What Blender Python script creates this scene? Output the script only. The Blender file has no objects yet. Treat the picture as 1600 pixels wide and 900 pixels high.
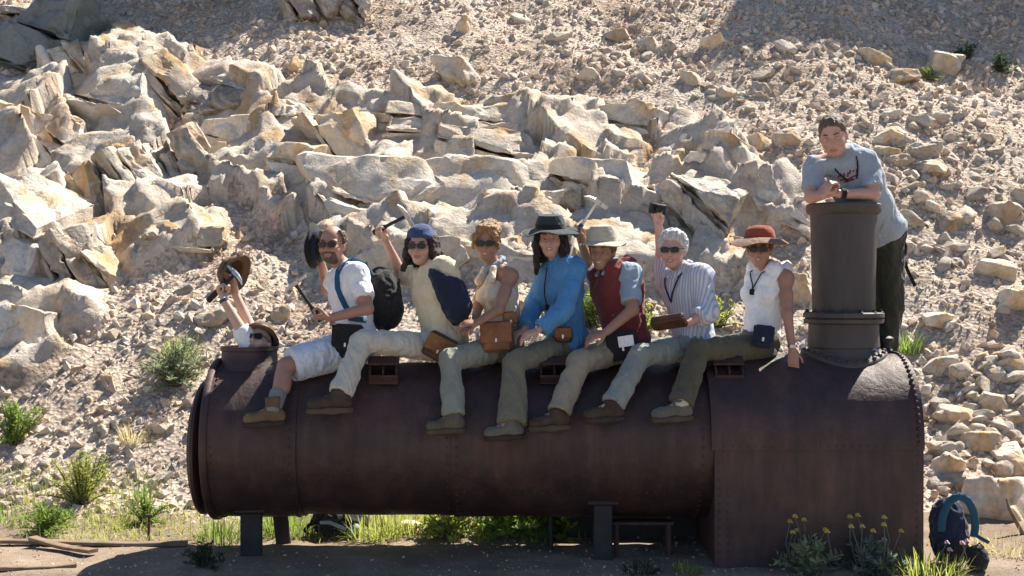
import bpy, math, random
import numpy as np
from mathutils import Vector, Matrix

# ------------------------------------------------------------------ camera, sky, sun, exposure
sc = bpy.context.scene
CAM_Y, CAM_Z, FPX = -9.1, 1.85, 2138.0
cam = bpy.data.objects.new('camera', bpy.data.cameras.new('camera'))
sc.collection.objects.link(cam)
cam.location = (0, CAM_Y, CAM_Z)
cam.rotation_euler = (math.radians(90), 0, 0)
cam.data.sensor_width = 36
cam.data.lens = 36 * FPX / 1600
cam.data.clip_end = 500
sc.camera = cam

SUN = Vector((0.55, 0.55, 1.0)).normalized()
world = bpy.data.worlds.new('World'); sc.world = world
world.use_nodes = True
wn = world.node_tree.nodes; wl = world.node_tree.links
sky = wn.new('ShaderNodeTexSky'); sky.sky_type = 'NISHITA'; sky.sun_disc = False
sky.sun_elevation = math.asin(SUN.z); sky.sun_rotation = math.atan2(SUN.x, SUN.y)
sky.altitude = 2500
wl.new(sky.outputs[0], wn['Background'].inputs[0])
wn['Background'].inputs[1].default_value = 0.068
sl = bpy.data.lights.new('sun', 'SUN'); sl.energy = 5.0; sl.angle = math.radians(0.53); sl.color = (1, .93, .82)
so = bpy.data.objects.new('sun', sl); sc.collection.objects.link(so)
so.rotation_euler = SUN.to_track_quat('Z', 'Y').to_euler(); so.location = (10, 12, 25)
sc.view_settings.view_transform = 'Standard'; sc.view_settings.look = 'None'
sc.cycles.max_bounces = 6; sc.cycles.use_adaptive_sampling = True; sc.cycles.adaptive_threshold = .02; sc.cycles.use_denoising = True
sc.view_settings.exposure = 1.32; sc.view_settings.gamma = 1

# ------------------------------------------------------------------ basic helpers
rng = np.random.default_rng(7); R = random.Random(11)
C = sc.collection
def A(*v): return np.array(v, float)
def nrm(v): v = np.asarray(v, float); return v / (np.linalg.norm(v) + 1e-12)
def P(px, py, Y):
    d = Y - CAM_Y
    return A((px - 800) * d / FPX, Y, CAM_Z - (py - 450) * d / FPX)

def _hash(ix, iy, iz, seed):
    n = (ix * 374761393 + iy * 668265263 + iz * 1274126177 + seed * 974711) & 0xffffffff
    n = ((n ^ (n >> 13)) * 1274126177) & 0xffffffff
    n = n ^ (n >> 16)
    return (n & 0xffff).astype(np.float32) / 65535.0
def vnoise(p, seed=0):
    i = np.floor(p).astype(np.int64); f = (p - i).astype(np.float32); f = f * f * (3 - 2 * f)
    r = 0
    for a in (0, 1):
        wa = f[:, 0] if a else 1 - f[:, 0]
        for b in (0, 1):
            wb = f[:, 1] if b else 1 - f[:, 1]
            for c in (0, 1):
                wc = f[:, 2] if c else 1 - f[:, 2]
                r = r + wa * wb * wc * _hash(i[:, 0] + a, i[:, 1] + b, i[:, 2] + c, seed)
    return r
def fbm(p, octv=4, seed=0, gain=.5):
    s = 0; a = 1; t = 0
    for o in range(octv):
        s = s + a * (vnoise(p * 2 ** o + 13.7 * o, seed + o) - .5); t += a; a *= gain
    return s / t * 2

def mesh_np(name, V, F, mats, smooth=True, midx=None):
    V = np.asarray(V, np.float32)
    if isinstance(F, np.ndarray): groups = [F]
    else: groups = F
    me = bpy.data.meshes.new(name)
    me.vertices.add(len(V)); me.vertices.foreach_set('co', V.ravel())
    nl = sum(g.size for g in groups); nf = sum(len(g) for g in groups)
    me.loops.add(nl); me.polygons.add(nf)
    me.loops.foreach_set('vertex_index', np.concatenate([g.ravel() for g in groups]).astype(np.int32))
    tot = np.concatenate([np.full(len(g), g.shape[1]) for g in groups])
    st = np.concatenate([[0], np.cumsum(tot)[:-1]]).astype(np.int32)
    me.polygons.foreach_set('loop_start', st)
    me.polygons.foreach_set('use_smooth', np.full(nf, bool(smooth)))
    if midx is not None: me.polygons.foreach_set('material_index', np.asarray(midx, np.int32))
    for m in (mats if isinstance(mats, (list, tuple)) else [mats]): me.materials.append(m)
    me.update(calc_edges=True); me.validate()
    return me
def tag(o, label=None, cat=None, group=None, kind=None):
    for k, v in (('label', label), ('category', cat), ('group', group), ('kind', kind)):
        if v: o[k] = v
    return o
def obj(name, me, parent=None, loc=None):
    o = bpy.data.objects.new(name, me); C.objects.link(o)
    if parent is not None:
        o.parent = parent
        if loc is None: loc = -Vector(parent.location) if parent.parent is None else (0, 0, 0)
    if loc is not None: o.location = loc
    return o
def thing(name, label, cat, loc, group=None):
    o = bpy.data.objects.new(name, None); C.objects.link(o); o.location = Vector([float(x) for x in loc])
    o.empty_display_size = .1
    return tag(o, label, cat, group)

class MB:
    """collects boxes, tubes, lathes -> one mesh"""
    def __init__(s): s.V = []; s.F = []; s.n = 0
    def add(s, V, F):
        s.V.append(np.asarray(V, float)); s.F += [[i + s.n for i in f] for f in F]; s.n += len(V); return s
    def box(s, c, size, rot=None, bev=.0):
        c = np.asarray(c, float); h = np.asarray(size, float) / 2; b = min(bev, h.min() * .9)
        M = np.eye(3) if rot is None else np.asarray(rot, float)   # columns = axes
        if b <= 0:
            V = np.array([[x, y, z] for x in (-1, 1) for y in (-1, 1) for z in (-1, 1)]) * h
            F = [(0, 1, 3, 2), (4, 6, 7, 5), (0, 4, 5, 1), (2, 3, 7, 6), (0, 2, 6, 4), (1, 5, 7, 3)]
        else:
            V = []; idx = {}
            for x in (-1, 1):
                for y in (-1, 1):
                    for z in (-1, 1):
                        for a in range(3):
                            v = A(x, y, z) * h
                            v2 = v - b * A(x, y, z); v2[a] = v[a]
                            idx[(x, y, z, a)] = len(V); V.append(v2)
            F = []
            for a in range(3):
                u, w = (a + 1) % 3, (a + 2) % 3
                for sg in (-1, 1):
                    q = []
                    for (p, r) in ((-1, -1), (1, -1), (1, 1), (-1, 1)):
                        k = [0, 0, 0]; k[a] = sg; k[u] = p; k[w] = r; q.append(idx[(*k, a)])
                    F.append(q if sg > 0 else q[::-1])
                for p in (-1, 1):
                    for r in (-1, 1):      # edge along axis a, between faces u=p and w=r
                        q = []
                        for sg, f in ((-1, u), (1, u), (1, w), (-1, w)):
                            k = [0, 0, 0]; k[a] = sg; k[u] = p; k[w] = r; q.append(idx[(*k, f)])
                        F.append(q)
            for x in (-1, 1):
                for y in (-1, 1):
                    for z in (-1, 1): F.append([idx[(x, y, z, a)] for a in range(3)])
            V = np.array(V)
        return s.add(V @ M.T + c, F)
    def tube(s, path, rad, n=8, cap=True, flat=None):
        path = np.asarray(path, float); m = len(path)
        rad = np.full(m, rad) if np.isscalar(rad) else np.asarray(rad, float)
        T = np.gradient(path, axis=0); T /= np.linalg.norm(T, axis=1)[:, None] + 1e-12
        up = A(0, 0, 1) if abs(T[0, 2]) < .9 else A(1, 0, 0)
        if flat is not None: up = np.asarray(flat[0], float)
        V = []
        for i in range(m):
            a = nrm(np.cross(T[i], up)); b = np.cross(a, T[i])
            if flat is None: up = b
            for k in range(n):
                th = 2 * math.pi * k / n
                V.append(path[i] + rad[i] * (math.cos(th) * a + math.sin(th) * b * (flat[1] if flat is not None else 1)))
        F = [(i * n + k, i * n + (k + 1) % n, (i + 1) * n + (k + 1) % n, (i + 1) * n + k) for i in range(m - 1) for k in range(n)]
        if cap: F += [list(range(n))[::-1], list(range((m - 1) * n, m * n))]
        return s.add(V, F)
    def lathe(s, prof, c, axis=(0, 0, 1), n=32, wave=None, cap=True):
        """prof: (r, h) pairs along the axis"""
        ax = nrm(axis); u = nrm(np.cross(ax, A(0, 1, 0) if abs(ax[1]) < .9 else A(1, 0, 0))); w = np.cross(ax, u)
        V = []
        for (r, h) in prof:
            for k in range(n):
                th = 2 * math.pi * k / n
                hh = h + (wave(th, r) if wave else 0)
                V.append(np.asarray(c) + ax * hh + r * (math.cos(th) * u + math.sin(th) * w))
        m = len(prof)
        F = [(i * n + k, i * n + (k + 1) % n, (i + 1) * n + (k + 1) % n, (i + 1) * n + k) for i in range(m - 1) for k in range(n)]
        if cap:
            if prof[0][0] > 1e-6: F.append(list(range(n))[::-1])
            if prof[-1][0] > 1e-6: F.append(list(range((m - 1) * n, m * n)))
        return s.add(V, F)
    def mesh(s, name, mat, smooth=False):
        me = bpy.data.meshes.new(name)
        me.from_pydata(np.concatenate(s.V).tolist(), [], s.F)
        me.materials.append(mat); me.validate()
        if smooth:
            me.polygons.foreach_set('use_smooth', np.ones(len(me.polygons), bool))
            try: me.set_sharp_from_angle(angle=math.radians(40))
            except Exception: pass
        return me
    def build(s, name, mat, parent=None, smooth=False, loc=None): return obj(name, s.mesh(name, mat, smooth), parent, loc)

# ------------------------------------------------------------------ signed distance meshing
def surface_nets(Fd, o, h):
    s = Fd < 0; nx, ny, nz = Fd.shape
    cnt = np.zeros((nx - 1, ny - 1, nz - 1), np.int8)
    for i in (0, 1):
        for j in (0, 1):
            for k in (0, 1): cnt += s[i:nx - 1 + i, j:ny - 1 + j, k:nz - 1 + k]
    mask = (cnt > 0) & (cnt < 8)
    cells = np.argwhere(mask)
    if len(cells) == 0: return np.zeros((0, 3)), np.zeros((0, 4), int)
    idx = np.full(mask.shape, -1, np.int64); idx[mask] = np.arange(len(cells))
    ci, cj, ck = cells.T
    acc = np.zeros((len(cells), 3)); num = np.zeros(len(cells))
    cs = [(i, j, k) for i in (0, 1) for j in (0, 1) for k in (0, 1)]
    val = {c: Fd[ci + c[0], cj + c[1], ck + c[2]] for c in cs}
    for a in cs:
        for ax in range(3):
            if a[ax] == 0:
                b = list(a); b[ax] = 1; b = tuple(b)
                va, vb = val[a], val[b]; cr = (va < 0) != (vb < 0)
                t = np.where(cr, va / (va - vb + (~cr)), 0)
                q = np.zeros((len(cells), 3)); q[:] = a; q[:, ax] += t
                acc += q * cr[:, None]; num += cr
    V = o + h * (cells + acc / num[:, None])
    Fs = []
    for ax in range(3):
        u, w = (ax + 1) % 3, (ax + 2) % 3
        sl0 = [slice(None)] * 3; sl1 = [slice(None)] * 3
        sl0[ax] = slice(0, -1); sl1[ax] = slice(1, None)
        s0 = s[tuple(sl0)]; s1 = s[tuple(sl1)]
        e = np.argwhere(s0 != s1)
        e = e[(e[:, u] > 0) & (e[:, w] > 0) & (e[:, u] < Fd.shape[u] - 1) & (e[:, w] < Fd.shape[w] - 1)]
        if len(e) == 0: continue
        q = []
        for (du, dw) in ((-1, -1), (0, -1), (0, 0), (-1, 0)):
            c = e.copy(); c[:, u] += du; c[:, w] += dw
            q.append(idx[c[:, 0], c[:, 1], c[:, 2]])
        q = np.stack(q, 1)
        fl = ~s0[e[:, 0], e[:, 1], e[:, 2]]
        q[fl] = q[fl][:, ::-1]
        Fs.append(q)
    return V, np.concatenate(Fs)
def vnormals(V, F):
    n = np.cross(V[F[:, 2]] - V[F[:, 0]], V[F[:, 3]] - V[F[:, 1]]) if F.shape[1] == 4 else np.cross(V[F[:, 1]] - V[F[:, 0]], V[F[:, 2]] - V[F[:, 0]])
    N = np.zeros_like(V)
    for c in range(F.shape[1]): 
        for a in range(3): N[:, a] += np.bincount(F[:, c], n[:, a], len(V))
    return N / (np.linalg.norm(N, axis=1)[:, None] + 1e-12)

class SDF:
    def __init__(s): s.pr = []
    def cap(s, a, b, ra, rb=None, k=.02, clip=None, sub=False, flat=None):
        a = np.asarray(a, float); b = np.asarray(b, float); rb = ra if rb is None else rb
        m = max(ra, rb) * (max(1, flat[1]) if flat else 1)
        s.pr.append(('c', (a, b, ra, rb, flat), np.minimum(a, b) - m, np.maximum(a, b) + m, k, clip, sub)); return s
    def ell(s, c, r, Rm=None, k=.02, clip=None, sub=False):
        c = np.asarray(c, float); r = np.asarray(r, float); m = r.max()
        s.pr.append(('e', (c, r, np.eye(3) if Rm is None else np.asarray(Rm, float)), c - m, c + m, k, clip, sub)); return s
    def path(s, pts, rad, k=.015, **kw):
        for i in range(len(pts) - 1):
            r0, r1 = (rad, rad) if np.isscalar(rad) else (rad[i], rad[i + 1])
            s.cap(pts[i], pts[i + 1], r0, r1, k=k, **kw)
        return s
    def grid(s, h):
        add = [p for p in s.pr if not p[6]]
        lo = np.min([p[2] for p in add], 0) - .03; hi = np.max([p[3] for p in add], 0) + .03
        dim = np.ceil((hi - lo) / h).astype(int) + 2
        Fd = np.ones(dim, np.float32)
        for typ, a, l, u, k, clip, sub in s.pr:
            m = k + 4 * h
            i0 = np.clip(np.floor((l - m - lo) / h).astype(int), 0, dim); i1 = np.clip(np.ceil((u + m - lo) / h).astype(int) + 1, 0, dim)
            if (i1 <= i0).any(): continue
            X = (lo[0] + h * np.arange(i0[0], i1[0], dtype=np.float32))[:, None, None].astype(np.float32)
            Y = (lo[1] + h * np.arange(i0[1], i1[1], dtype=np.float32))[None, :, None].astype(np.float32)
            Z = (lo[2] + h * np.arange(i0[2], i1[2], dtype=np.float32))[None, None, :].astype(np.float32)
            if typ == 'c':
                p, q, ra, rb, flat = a; ba = q - p; L2 = float(ba @ ba) + 1e-9
                x, y, z = X - p[0], Y - p[1], Z - p[2]
                t = np.clip((x * ba[0] + y * ba[1] + z * ba[2]) / L2, 0, 1)
                x = x - t * ba[0]; y = y - t * ba[1]; z = z - t * ba[2]
                if flat is not None:
                    fd, fr = flat; cdot = (x * fd[0] + y * fd[1] + z * fd[2]) * (1 / fr - 1)
                    x = x + cdot * fd[0]; y = y + cdot * fd[1]; z = z + cdot * fd[2]
                d = np.sqrt(x * x + y * y + z * z) - (ra + (rb - ra) * t)
            else:
                c, r, M = a; x, y, z = X - c[0], Y - c[1], Z - c[2]
                l0 = (x * M[0, 0] + y * M[0, 1] + z * M[0, 2]) / r[0]
                l1 = (x * M[1, 0] + y * M[1, 1] + z * M[1, 2]) / r[1]
                l2 = (x * M[2, 0] + y * M[2, 1] + z * M[2, 2]) / r[2]
                k0 = np.sqrt(l0 * l0 + l1 * l1 + l2 * l2)
                k1 = np.sqrt((l0 / r[0]) ** 2 + (l1 / r[1]) ** 2 + (l2 / r[2]) ** 2) + 1e-6
                d = k0 * (k0 - 1) / k1
            if clip:
                for (cp, cn) in clip:
                    d = np.maximum(d, (X - cp[0]) * cn[0] + (Y - cp[1]) * cn[1] + (Z - cp[2]) * cn[2])
            sl = Fd[i0[0]:i1[0], i0[1]:i1[1], i0[2]:i1[2]]
            if sub:
                d = -d; hh = np.clip(.5 - .5 * (sl - d) / k, 0, 1)
                sl[...] = sl * (1 - hh) + d * hh + k * hh * (1 - hh)
            else:
                hh = np.clip(.5 + .5 * (sl - d) / k, 0, 1)
                sl[...] = sl * (1 - hh) + d * hh - k * hh * (1 - hh)
        return Fd, lo
    def vf(s, h, wrinkle=0, seed=0, wf=9., wdir=None):
        Fd, lo = s.grid(h); V, F = surface_nets(Fd, lo, h)
        if wrinkle:
            N = vnormals(V, F)
            q = V * wf
            if wdir is not None:                      # folds run along wdir
                wd = nrm(wdir); q = q - np.outer(V @ wd, wd) * wf * .72
            q = q + .5 * np.stack([fbm(V * 6, 2, seed + 5), fbm(V * 6 + 9, 2, seed + 6), fbm(V * 6 + 17, 2, seed + 7)], 1)
            n = .9 - np.abs(fbm(q, 2, seed)) * 4.0 + .55 * (1 - np.abs(fbm(q * 2.1 + 31, 2, seed + 11)) * 4.5)   # creases between soft ridges
            V = V + N * (wrinkle * .62 * np.clip(n, -2.2, 1.3))[:, None]
        return V, F
    def build(s, name, mat, h, parent=None, wrinkle=0, seed=0, wf=9., wdir=None):
        V, F = s.vf(h, wrinkle, seed, wf, wdir)
        return obj(name, mesh_np(name, V, F, mat), parent)

# ------------------------------------------------------------------ materials
class NT:
    def __init__(s, name):
        s.m = bpy.data.materials.new(name); s.m.use_nodes = True
        s.t = s.m.node_tree; s.b = s.t.nodes['Principled BSDF']
        s.tc = s.t.nodes.new('ShaderNodeTexCoord')
    def n(s, typ, **kw):
        x = s.t.nodes.new('ShaderNode' + typ)
        for k, v in kw.items(): setattr(x, k, v)
        return x
    def l(s, a, b): s.t.links.new(a, b); return s
    def noise(s, scale, detail=5, rough=.55, vec=None, dist=0):
        x = s.n('TexNoise'); x.inputs['Scale'].default_value = scale; x.inputs['Detail'].default_value = detail
        x.inputs['Roughness'].default_value = rough; x.inputs['Distortion'].default_value = dist
        s.l(vec or s.tc.outputs['Object'], x.inputs['Vector']); return x.outputs['Fac']
    def mapping(s, scale=(1, 1, 1), rot=(0, 0, 0)):
        x = s.n('Mapping'); x.inputs['Scale'].default_value = scale; x.inputs['Rotation'].default_value = rot
        s.l(s.tc.outputs['Object'], x.inputs['Vector']); return x.outputs[0]
    def ramp(s, fac, stops, interp='LINEAR'):
        x = s.n('ValToRGB'); x.color_ramp.interpolation = interp
        e = x.color_ramp.elements
        while len(e) < len(stops): e.new(.5)
        for el, (p, c) in zip(e, stops):
            el.position = p; el.color = (c, c, c, 1) if np.isscalar(c) else (*c, 1)
        s.l(fac, x.inputs[0]); return x.outputs[0]
    def mix(s, fac, a, b, mode='MIX'):
        x = s.n('Mix', data_type='RGBA', blend_type=mode)
        for sock, v in ((x.inputs['Factor'], fac), (x.inputs['A'], a), (x.inputs['B'], b)):
            pass
        ins = [i for i in x.inputs if i.enabled]
        for sock, v in zip(ins, (fac, a, b)):
            if hasattr(v, 'is_linked'): s.l(v, sock)
            elif np.isscalar(v): sock.default_value = v
            else: sock.default_value = (*v, 1)
        return [o for o in x.outputs if o.enabled][0]
    def math(s, op, a, b=0.):
        x = s.n('Math', operation=op)
        for i, v in enumerate((a, b)):
            if hasattr(v, 'is_linked'): s.l(v, x.inputs[i])
            else: x.inputs[i].default_value = v
        return x.outputs[0]
    def bump(s, hgt, strength=.4, dist=.01, prev=None):
        x = s.n('Bump'); x.inputs['Strength'].default_value = strength; x.inputs['Distance'].default_value = dist
        s.l(hgt, x.inputs['Height'])
        if prev is not None: s.l(prev, x.inputs['Normal'])
        return x.outputs[0]
    def done(s, col=None, rough=None, normal=None, spec=.3, metallic=0):
        for nm, v in (('Base Color', col), ('Roughness', rough), ('Normal', normal)):
            if v is None: continue
            if hasattr(v, 'is_linked'): s.l(v, s.b.inputs[nm])
            else: s.b.inputs[nm].default_value = v if np.isscalar(v) else (*v, 1)
        s.b.inputs['Specular IOR Level'].default_value = spec; s.b.inputs['Metallic'].default_value = metallic
        return s.m

def simple(name, col, rough=.8, var=.25, scale=8, bump=.15, bscale=60, bdist=.004, spec=.3, metallic=0, col2=None):
    t = NT(name); f = t.noise(scale, 5)
    c0 = tuple(x * (1 - var) for x in col); c1 = tuple(min(1, x * (1 + var)) for x in col) if col2 is None else col2
    c = t.ramp(f, [(.3, c0), (.7, c1)])
    nm = t.bump(t.noise(bscale, 4), bump, bdist)
    return t.done(c, rough, nm, spec, metallic)

def rockmat(name, base, grey, ochre, och=.5, perisland=False, strata=0., srot=(0, 0, 0)):
    t = NT(name)
    big = t.noise(1.3, 6, .6); med = t.noise(5, 6, .65); fine = t.noise(28, 5, .7)
    c = t.mix(t.ramp(big, [(.40, 0), (.60, 1)]), base, grey)
    st = t.ramp(t.noise(2.1, 5, .6, vec=t.mapping((1, 1, .5), (0.3, .5, 0))), [(och, 0), (och + .14, .85)])
    c = t.mix(st, c, ochre)
    c = t.mix(.85, c, t.ramp(med, [(.25, .62), (.5, .95), (.8, 1.25)]), 'MULTIPLY')
    c = t.mix(.6, c, t.ramp(fine, [(.3, .7), (.65, 1.15)]), 'MULTIPLY')
    if perisland:
        g = t.n('NewGeometry'); f = g.outputs['Random Per Island']
        c = t.mix(1, c, t.ramp(f, [(0, (.70, .65, .60)), (.2, (.9, .85, .8)), (.45, (1.1, 1.07, 1.03)), (.6, (1.0, .88, .74)), (.8, (1.25, 1.22, 1.18)), (1, (.88, .92, .95))]), 'MULTIPLY')
    else:
        oi = t.n('ObjectInfo')
        c = t.mix(1, c, t.ramp(oi.outputs['Random'], [(0, (.74, .72, .72)), (.3, (.95, .93, .9)), (.7, (1.02, 1.0, .97)), (1, (1.16, 1.16, 1.16))]), 'MULTIPLY')
    h = t.math('ADD', t.math('MULTIPLY', med, 1.0), t.math('MULTIPLY', fine, .35))
    nm = t.bump(h, .75, .045)
    vo = t.n('TexVoronoi', feature='DISTANCE_TO_EDGE'); vo.inputs['Scale'].default_value = 1.9
    wv = t.n('TexNoise'); wv.inputs['Scale'].default_value = 2.2; wv.inputs['Detail'].default_value = 6
    t.l(t.tc.outputs['Object'], wv.inputs['Vector'])
    vm = t.n('VectorMath', operation='ADD'); t.l(t.tc.outputs['Object'], vm.inputs[0]); t.l(wv.outputs['Color'], vm.inputs[1])
    t.l(vm.outputs[0], vo.inputs['Vector'])
    nm = t.bump(t.ramp(vo.outputs['Distance'], [(0, 0), (.02, 1)]), .35, .03, nm)
    if strata:
        w = t.n('TexWave', wave_type='BANDS', bands_direction='X'); w.inputs['Scale'].default_value = 2.3
        w.inputs['Distortion'].default_value = 9; w.inputs['Detail'].default_value = 4; w.inputs['Detail Scale'].default_value = 1.5
        t.l(t.mapping((1, 1, 1), srot), w.inputs['Vector'])
        c = t.mix(strata * .55, c, t.ramp(w.outputs['Fac'], [(.1, (.45, .36, .28)), (.45, (1, 1, 1))]), 'MULTIPLY')
        nm = t.bump(w.outputs['Fac'], strata, .05, nm)
    return t.done(c, .9, nm, .25)

M = {}
M['rock'] = rockmat('pale_rock', (.72, .62, .505), (.64, .57, .485), (.55, .36, .18), .50)
M['rock_grey'] = rockmat('grey_rock', (.65, .57, .475), (.56, .51, .45), (.53, .37, .21), .52)
M['rock_ochre'] = rockmat('ochre_rock', (.60, .49, .36), (.56, .50, .42), (.52, .32, .14), .50)
M['rock_strata'] = rockmat('layered_rock', (.55, .47, .38), (.46, .42, .37), (.45, .28, .14), .55, strata=.5, srot=(0, .75, .2))
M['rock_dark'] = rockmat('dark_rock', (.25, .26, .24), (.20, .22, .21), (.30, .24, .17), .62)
M['stones'] = rockmat('scree_stone', (.58, .475, .385), (.54, .485, .43), (.48, .33, .20), .62, perisland=True)
t = NT('hillside_rubble')
c = t.ramp(t.noise(1.1, 6, .6), [(.35, (.44, .335, .255)), (.5, (.54, .435, .345)), (.65, (.60, .50, .41))])
c = t.mix(.9, c, t.ramp(t.noise(13, 6, .75), [(.3, .7), (.5, .97), (.7, 1.18)]), 'MULTIPLY')
v = t.n('TexVoronoi'); v.inputs['Scale'].default_value = 26; t.l(t.tc.outputs['Object'], v.inputs['Vector'])
sep = t.n('SeparateColor'); t.l(v.outputs['Color'], sep.inputs[0])
c = t.mix(.8, c, t.ramp(sep.outputs[0], [(0, .6), (.5, .95), (1, 1.25)]), 'MULTIPLY')
nm = t.bump(t.noise(22, 6, .7), .8, .04); nm = t.bump(v.outputs['Distance'], .6, .03, nm)
M['hill'] = t.done(c, .95, nm, .15)
t = NT('dirt')
c = t.ramp(t.noise(2.2, 7, .65), [(.3, (.17, .125, .09)), (.55, (.26, .20, .15)), (.75, (.36, .29, .225))])
c = t.mix(.7, c, t.ramp(t.noise(40, 4, .7), [(.3, .7), (.7, 1.2)]), 'MULTIPLY')
M['dirt'] = t.done(c, .95, t.bump(t.noise(30, 6, .7), .6, .02), .15)
# riveted old iron: dark scale above, rust blooming through
t = NT('old_iron')
f = t.noise(2.4, 8, .65, dist=.4)
c = t.ramp(f, [(.30, (.034, .022, .023)), (.5, (.052, .028, .026)), (.64, (.074, .036, .029)), (.8, (.11, .053, .038))])
streak = t.noise(3.5, 6, .7, vec=t.mapping((2.5, 2.5, .35)))
c = t.mix(.7, c, t.ramp(streak, [(.33, .5), (.55, 1), (.72, 1.7)]), 'MULTIPLY')
c = t.mix(t.ramp(t.noise(16, 5, .7), [(.62, 0), (.75, .4)]), c, (.095, .045, .033))
rg = t.ramp(t.noise(5, 6, .6), [(.3, .42), (.7, .70)])
M['iron'] = t.done(c, rg, t.bump(t.noise(34, 7, .7), .5, .008, t.bump(t.noise(3.2, 4, .55, vec=t.mapping((1, 1, .7))), .5, .05)), .5)
M['iron'].node_tree.nodes['Principled BSDF'].inputs['Metallic'].default_value = .12
t = NT('rusty_iron')
c = t.ramp(t.noise(4, 8, .7), [(.3, (.040, .024, .022)), (.55, (.078, .038, .031)), (.75, (.12, .06, .042))])
c = t.mix(.6, c, t.ramp(t.noise(3, 6, .7, vec=t.mapping((3, 3, .4))), [(.35, .6), (.7, 1.4)]), 'MULTIPLY')
M['rust'] = t.done(c, .68, t.bump(t.noise(35, 6, .65), .35, .006), .4)
M['black_iron'] = simple('soot_black_iron', (.028, .026, .027), .6, .4, 5, .3, 40)
t = NT('chimney_iron')
c = t.ramp(t.noise(3, 8, .65, vec=t.mapping((2, 2, .5))), [(.3, (.040, .036, .036)), (.55, (.066, .055, .052)), (.75, (.10, .072, .060))])
M['chim'] = t.done(c, .62, t.bump(t.noise(26, 6, .65), .35, .008), .45)
M['wood'] = simple('weathered_timber', (.20, .14, .095), .9, .35, 7, .5, 25, .01)
M['steel'] = simple('hammer_steel', (.45, .45, .46), .32, .2, 10, .1, metallic=.9)
M['grip_black'] = simple('black_rubber', (.02, .02, .022), .6)
M['grip_blue'] = simple('blue_rubber', (.03, .08, .2), .6)

def fabric(name, col, rough=.9, weave=260, var=.12, wr=.25):
    t = NT(name)
    c = t.ramp(t.noise(5, 5), [(.3, tuple(x * (1 - var) for x in col)), (.7, tuple(min(1, x * (1 + var)) for x in col))])
    c = t.mix(.35, c, t.ramp(t.noise(60, 3), [(.3, .8), (.7, 1.15)]), 'MULTIPLY')
    fo = t.math('ABSOLUTE', t.math('SUBTRACT', t.noise(6.5, 3, .5, vec=t.mapping((1.6, 1.6, .7), (.3, .5, 0)), dist=1.1), .5)); nm = t.bump(t.ramp(fo, [(0, 0), (.09, 1)]), wr * .9, .025)
    nm = t.bump(t.noise(16, 4, .6, dist=.6), wr, .02, nm); nm = t.bump(t.noise(weave, 2), .15, .002, nm)
    m = t.done(c, rough, nm, .15)
    t.b.inputs['Sheen Weight'].default_value = .15
    return m
def skin(name, col):
    t = NT(name)
    c = t.ramp(t.noise(9, 5), [(.3, tuple(x * .88 for x in col)), (.7, tuple(min(1, x * 1.1) for x in col))])
    c = t.mix(.3, c, t.ramp(t.noise(45, 3), [(.35, (1, .8, .75)), (.6, (1, 1, 1))]), 'MULTIPLY')
    m = t.done(c, .5, t.bump(t.noise(90, 3), .1, .003), .35)
    t.b.inputs['Subsurface Weight'].default_value = .12; t.b.inputs['Subsurface Radius'].default_value = (.012, .005, .003)
    t.b.inputs['Subsurface Scale'].default_value = 1
    return m
def hairmat(name, col):
    t = NT(name)
    f = t.noise(30, 5, .7, vec=t.mapping((3, 3, .6)))
    c = t.ramp(f, [(.3, tuple(x * .5 for x in col)), (.7, tuple(min(1, x * 1.5) for x in col))])
    return t.done(c, .45, t.bump(t.noise(60, 4, .7, vec=t.mapping((3, 3, .4))), .9, .02), .4)
def leafmat(name, col, var=.35, trans=.5):
    t = NT(name)
    g = t.n('NewGeometry')
    c = t.ramp(g.outputs['Random Per Island'], [(0, tuple(x * (1 - var) for x in col)), (1, tuple(x * (1 + var) for x in col))])
    m = t.done(c, .6, None, .25)
    tr = t.n('BsdfTranslucent'); t.l(c, tr.inputs[0]); ms = t.n('MixShader'); ms.inputs[0].default_value = trans
    t.l(t.b.outputs[0], ms.inputs[1]); t.l(tr.outputs[0], ms.inputs[2])
    t.l(ms.outputs[0], t.t.nodes['Material Output'].inputs[0])
    return m
M['leaf_green'] = leafmat('green_leaf', (.26, .36, .08))
M['leaf_sage'] = leafmat('sage_leaf', (.30, .35, .21))
M['leaf_yellow'] = leafmat('yellow_green_leaf', (.44, .48, .13))
M['leaf_dry'] = leafmat('dry_leaf', (.52, .45, .24))
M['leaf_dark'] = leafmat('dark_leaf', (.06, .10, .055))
M['leaf_grey'] = leafmat('grey_leaf', (.17, .22, .18))
M['needle'] = leafmat('spruce_needle', (.035, .06, .028), trans=.1)
M['bark'] = simple('bark', (.11, .085, .065), .95, .3, 8, .6, 20, .02)
M['petal_yellow'] = simple('yellow_petal', (.50, .37, .08), .7)
M['petal_pink'] = simple('pink_petal', (.55, .36, .40), .7)

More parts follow.
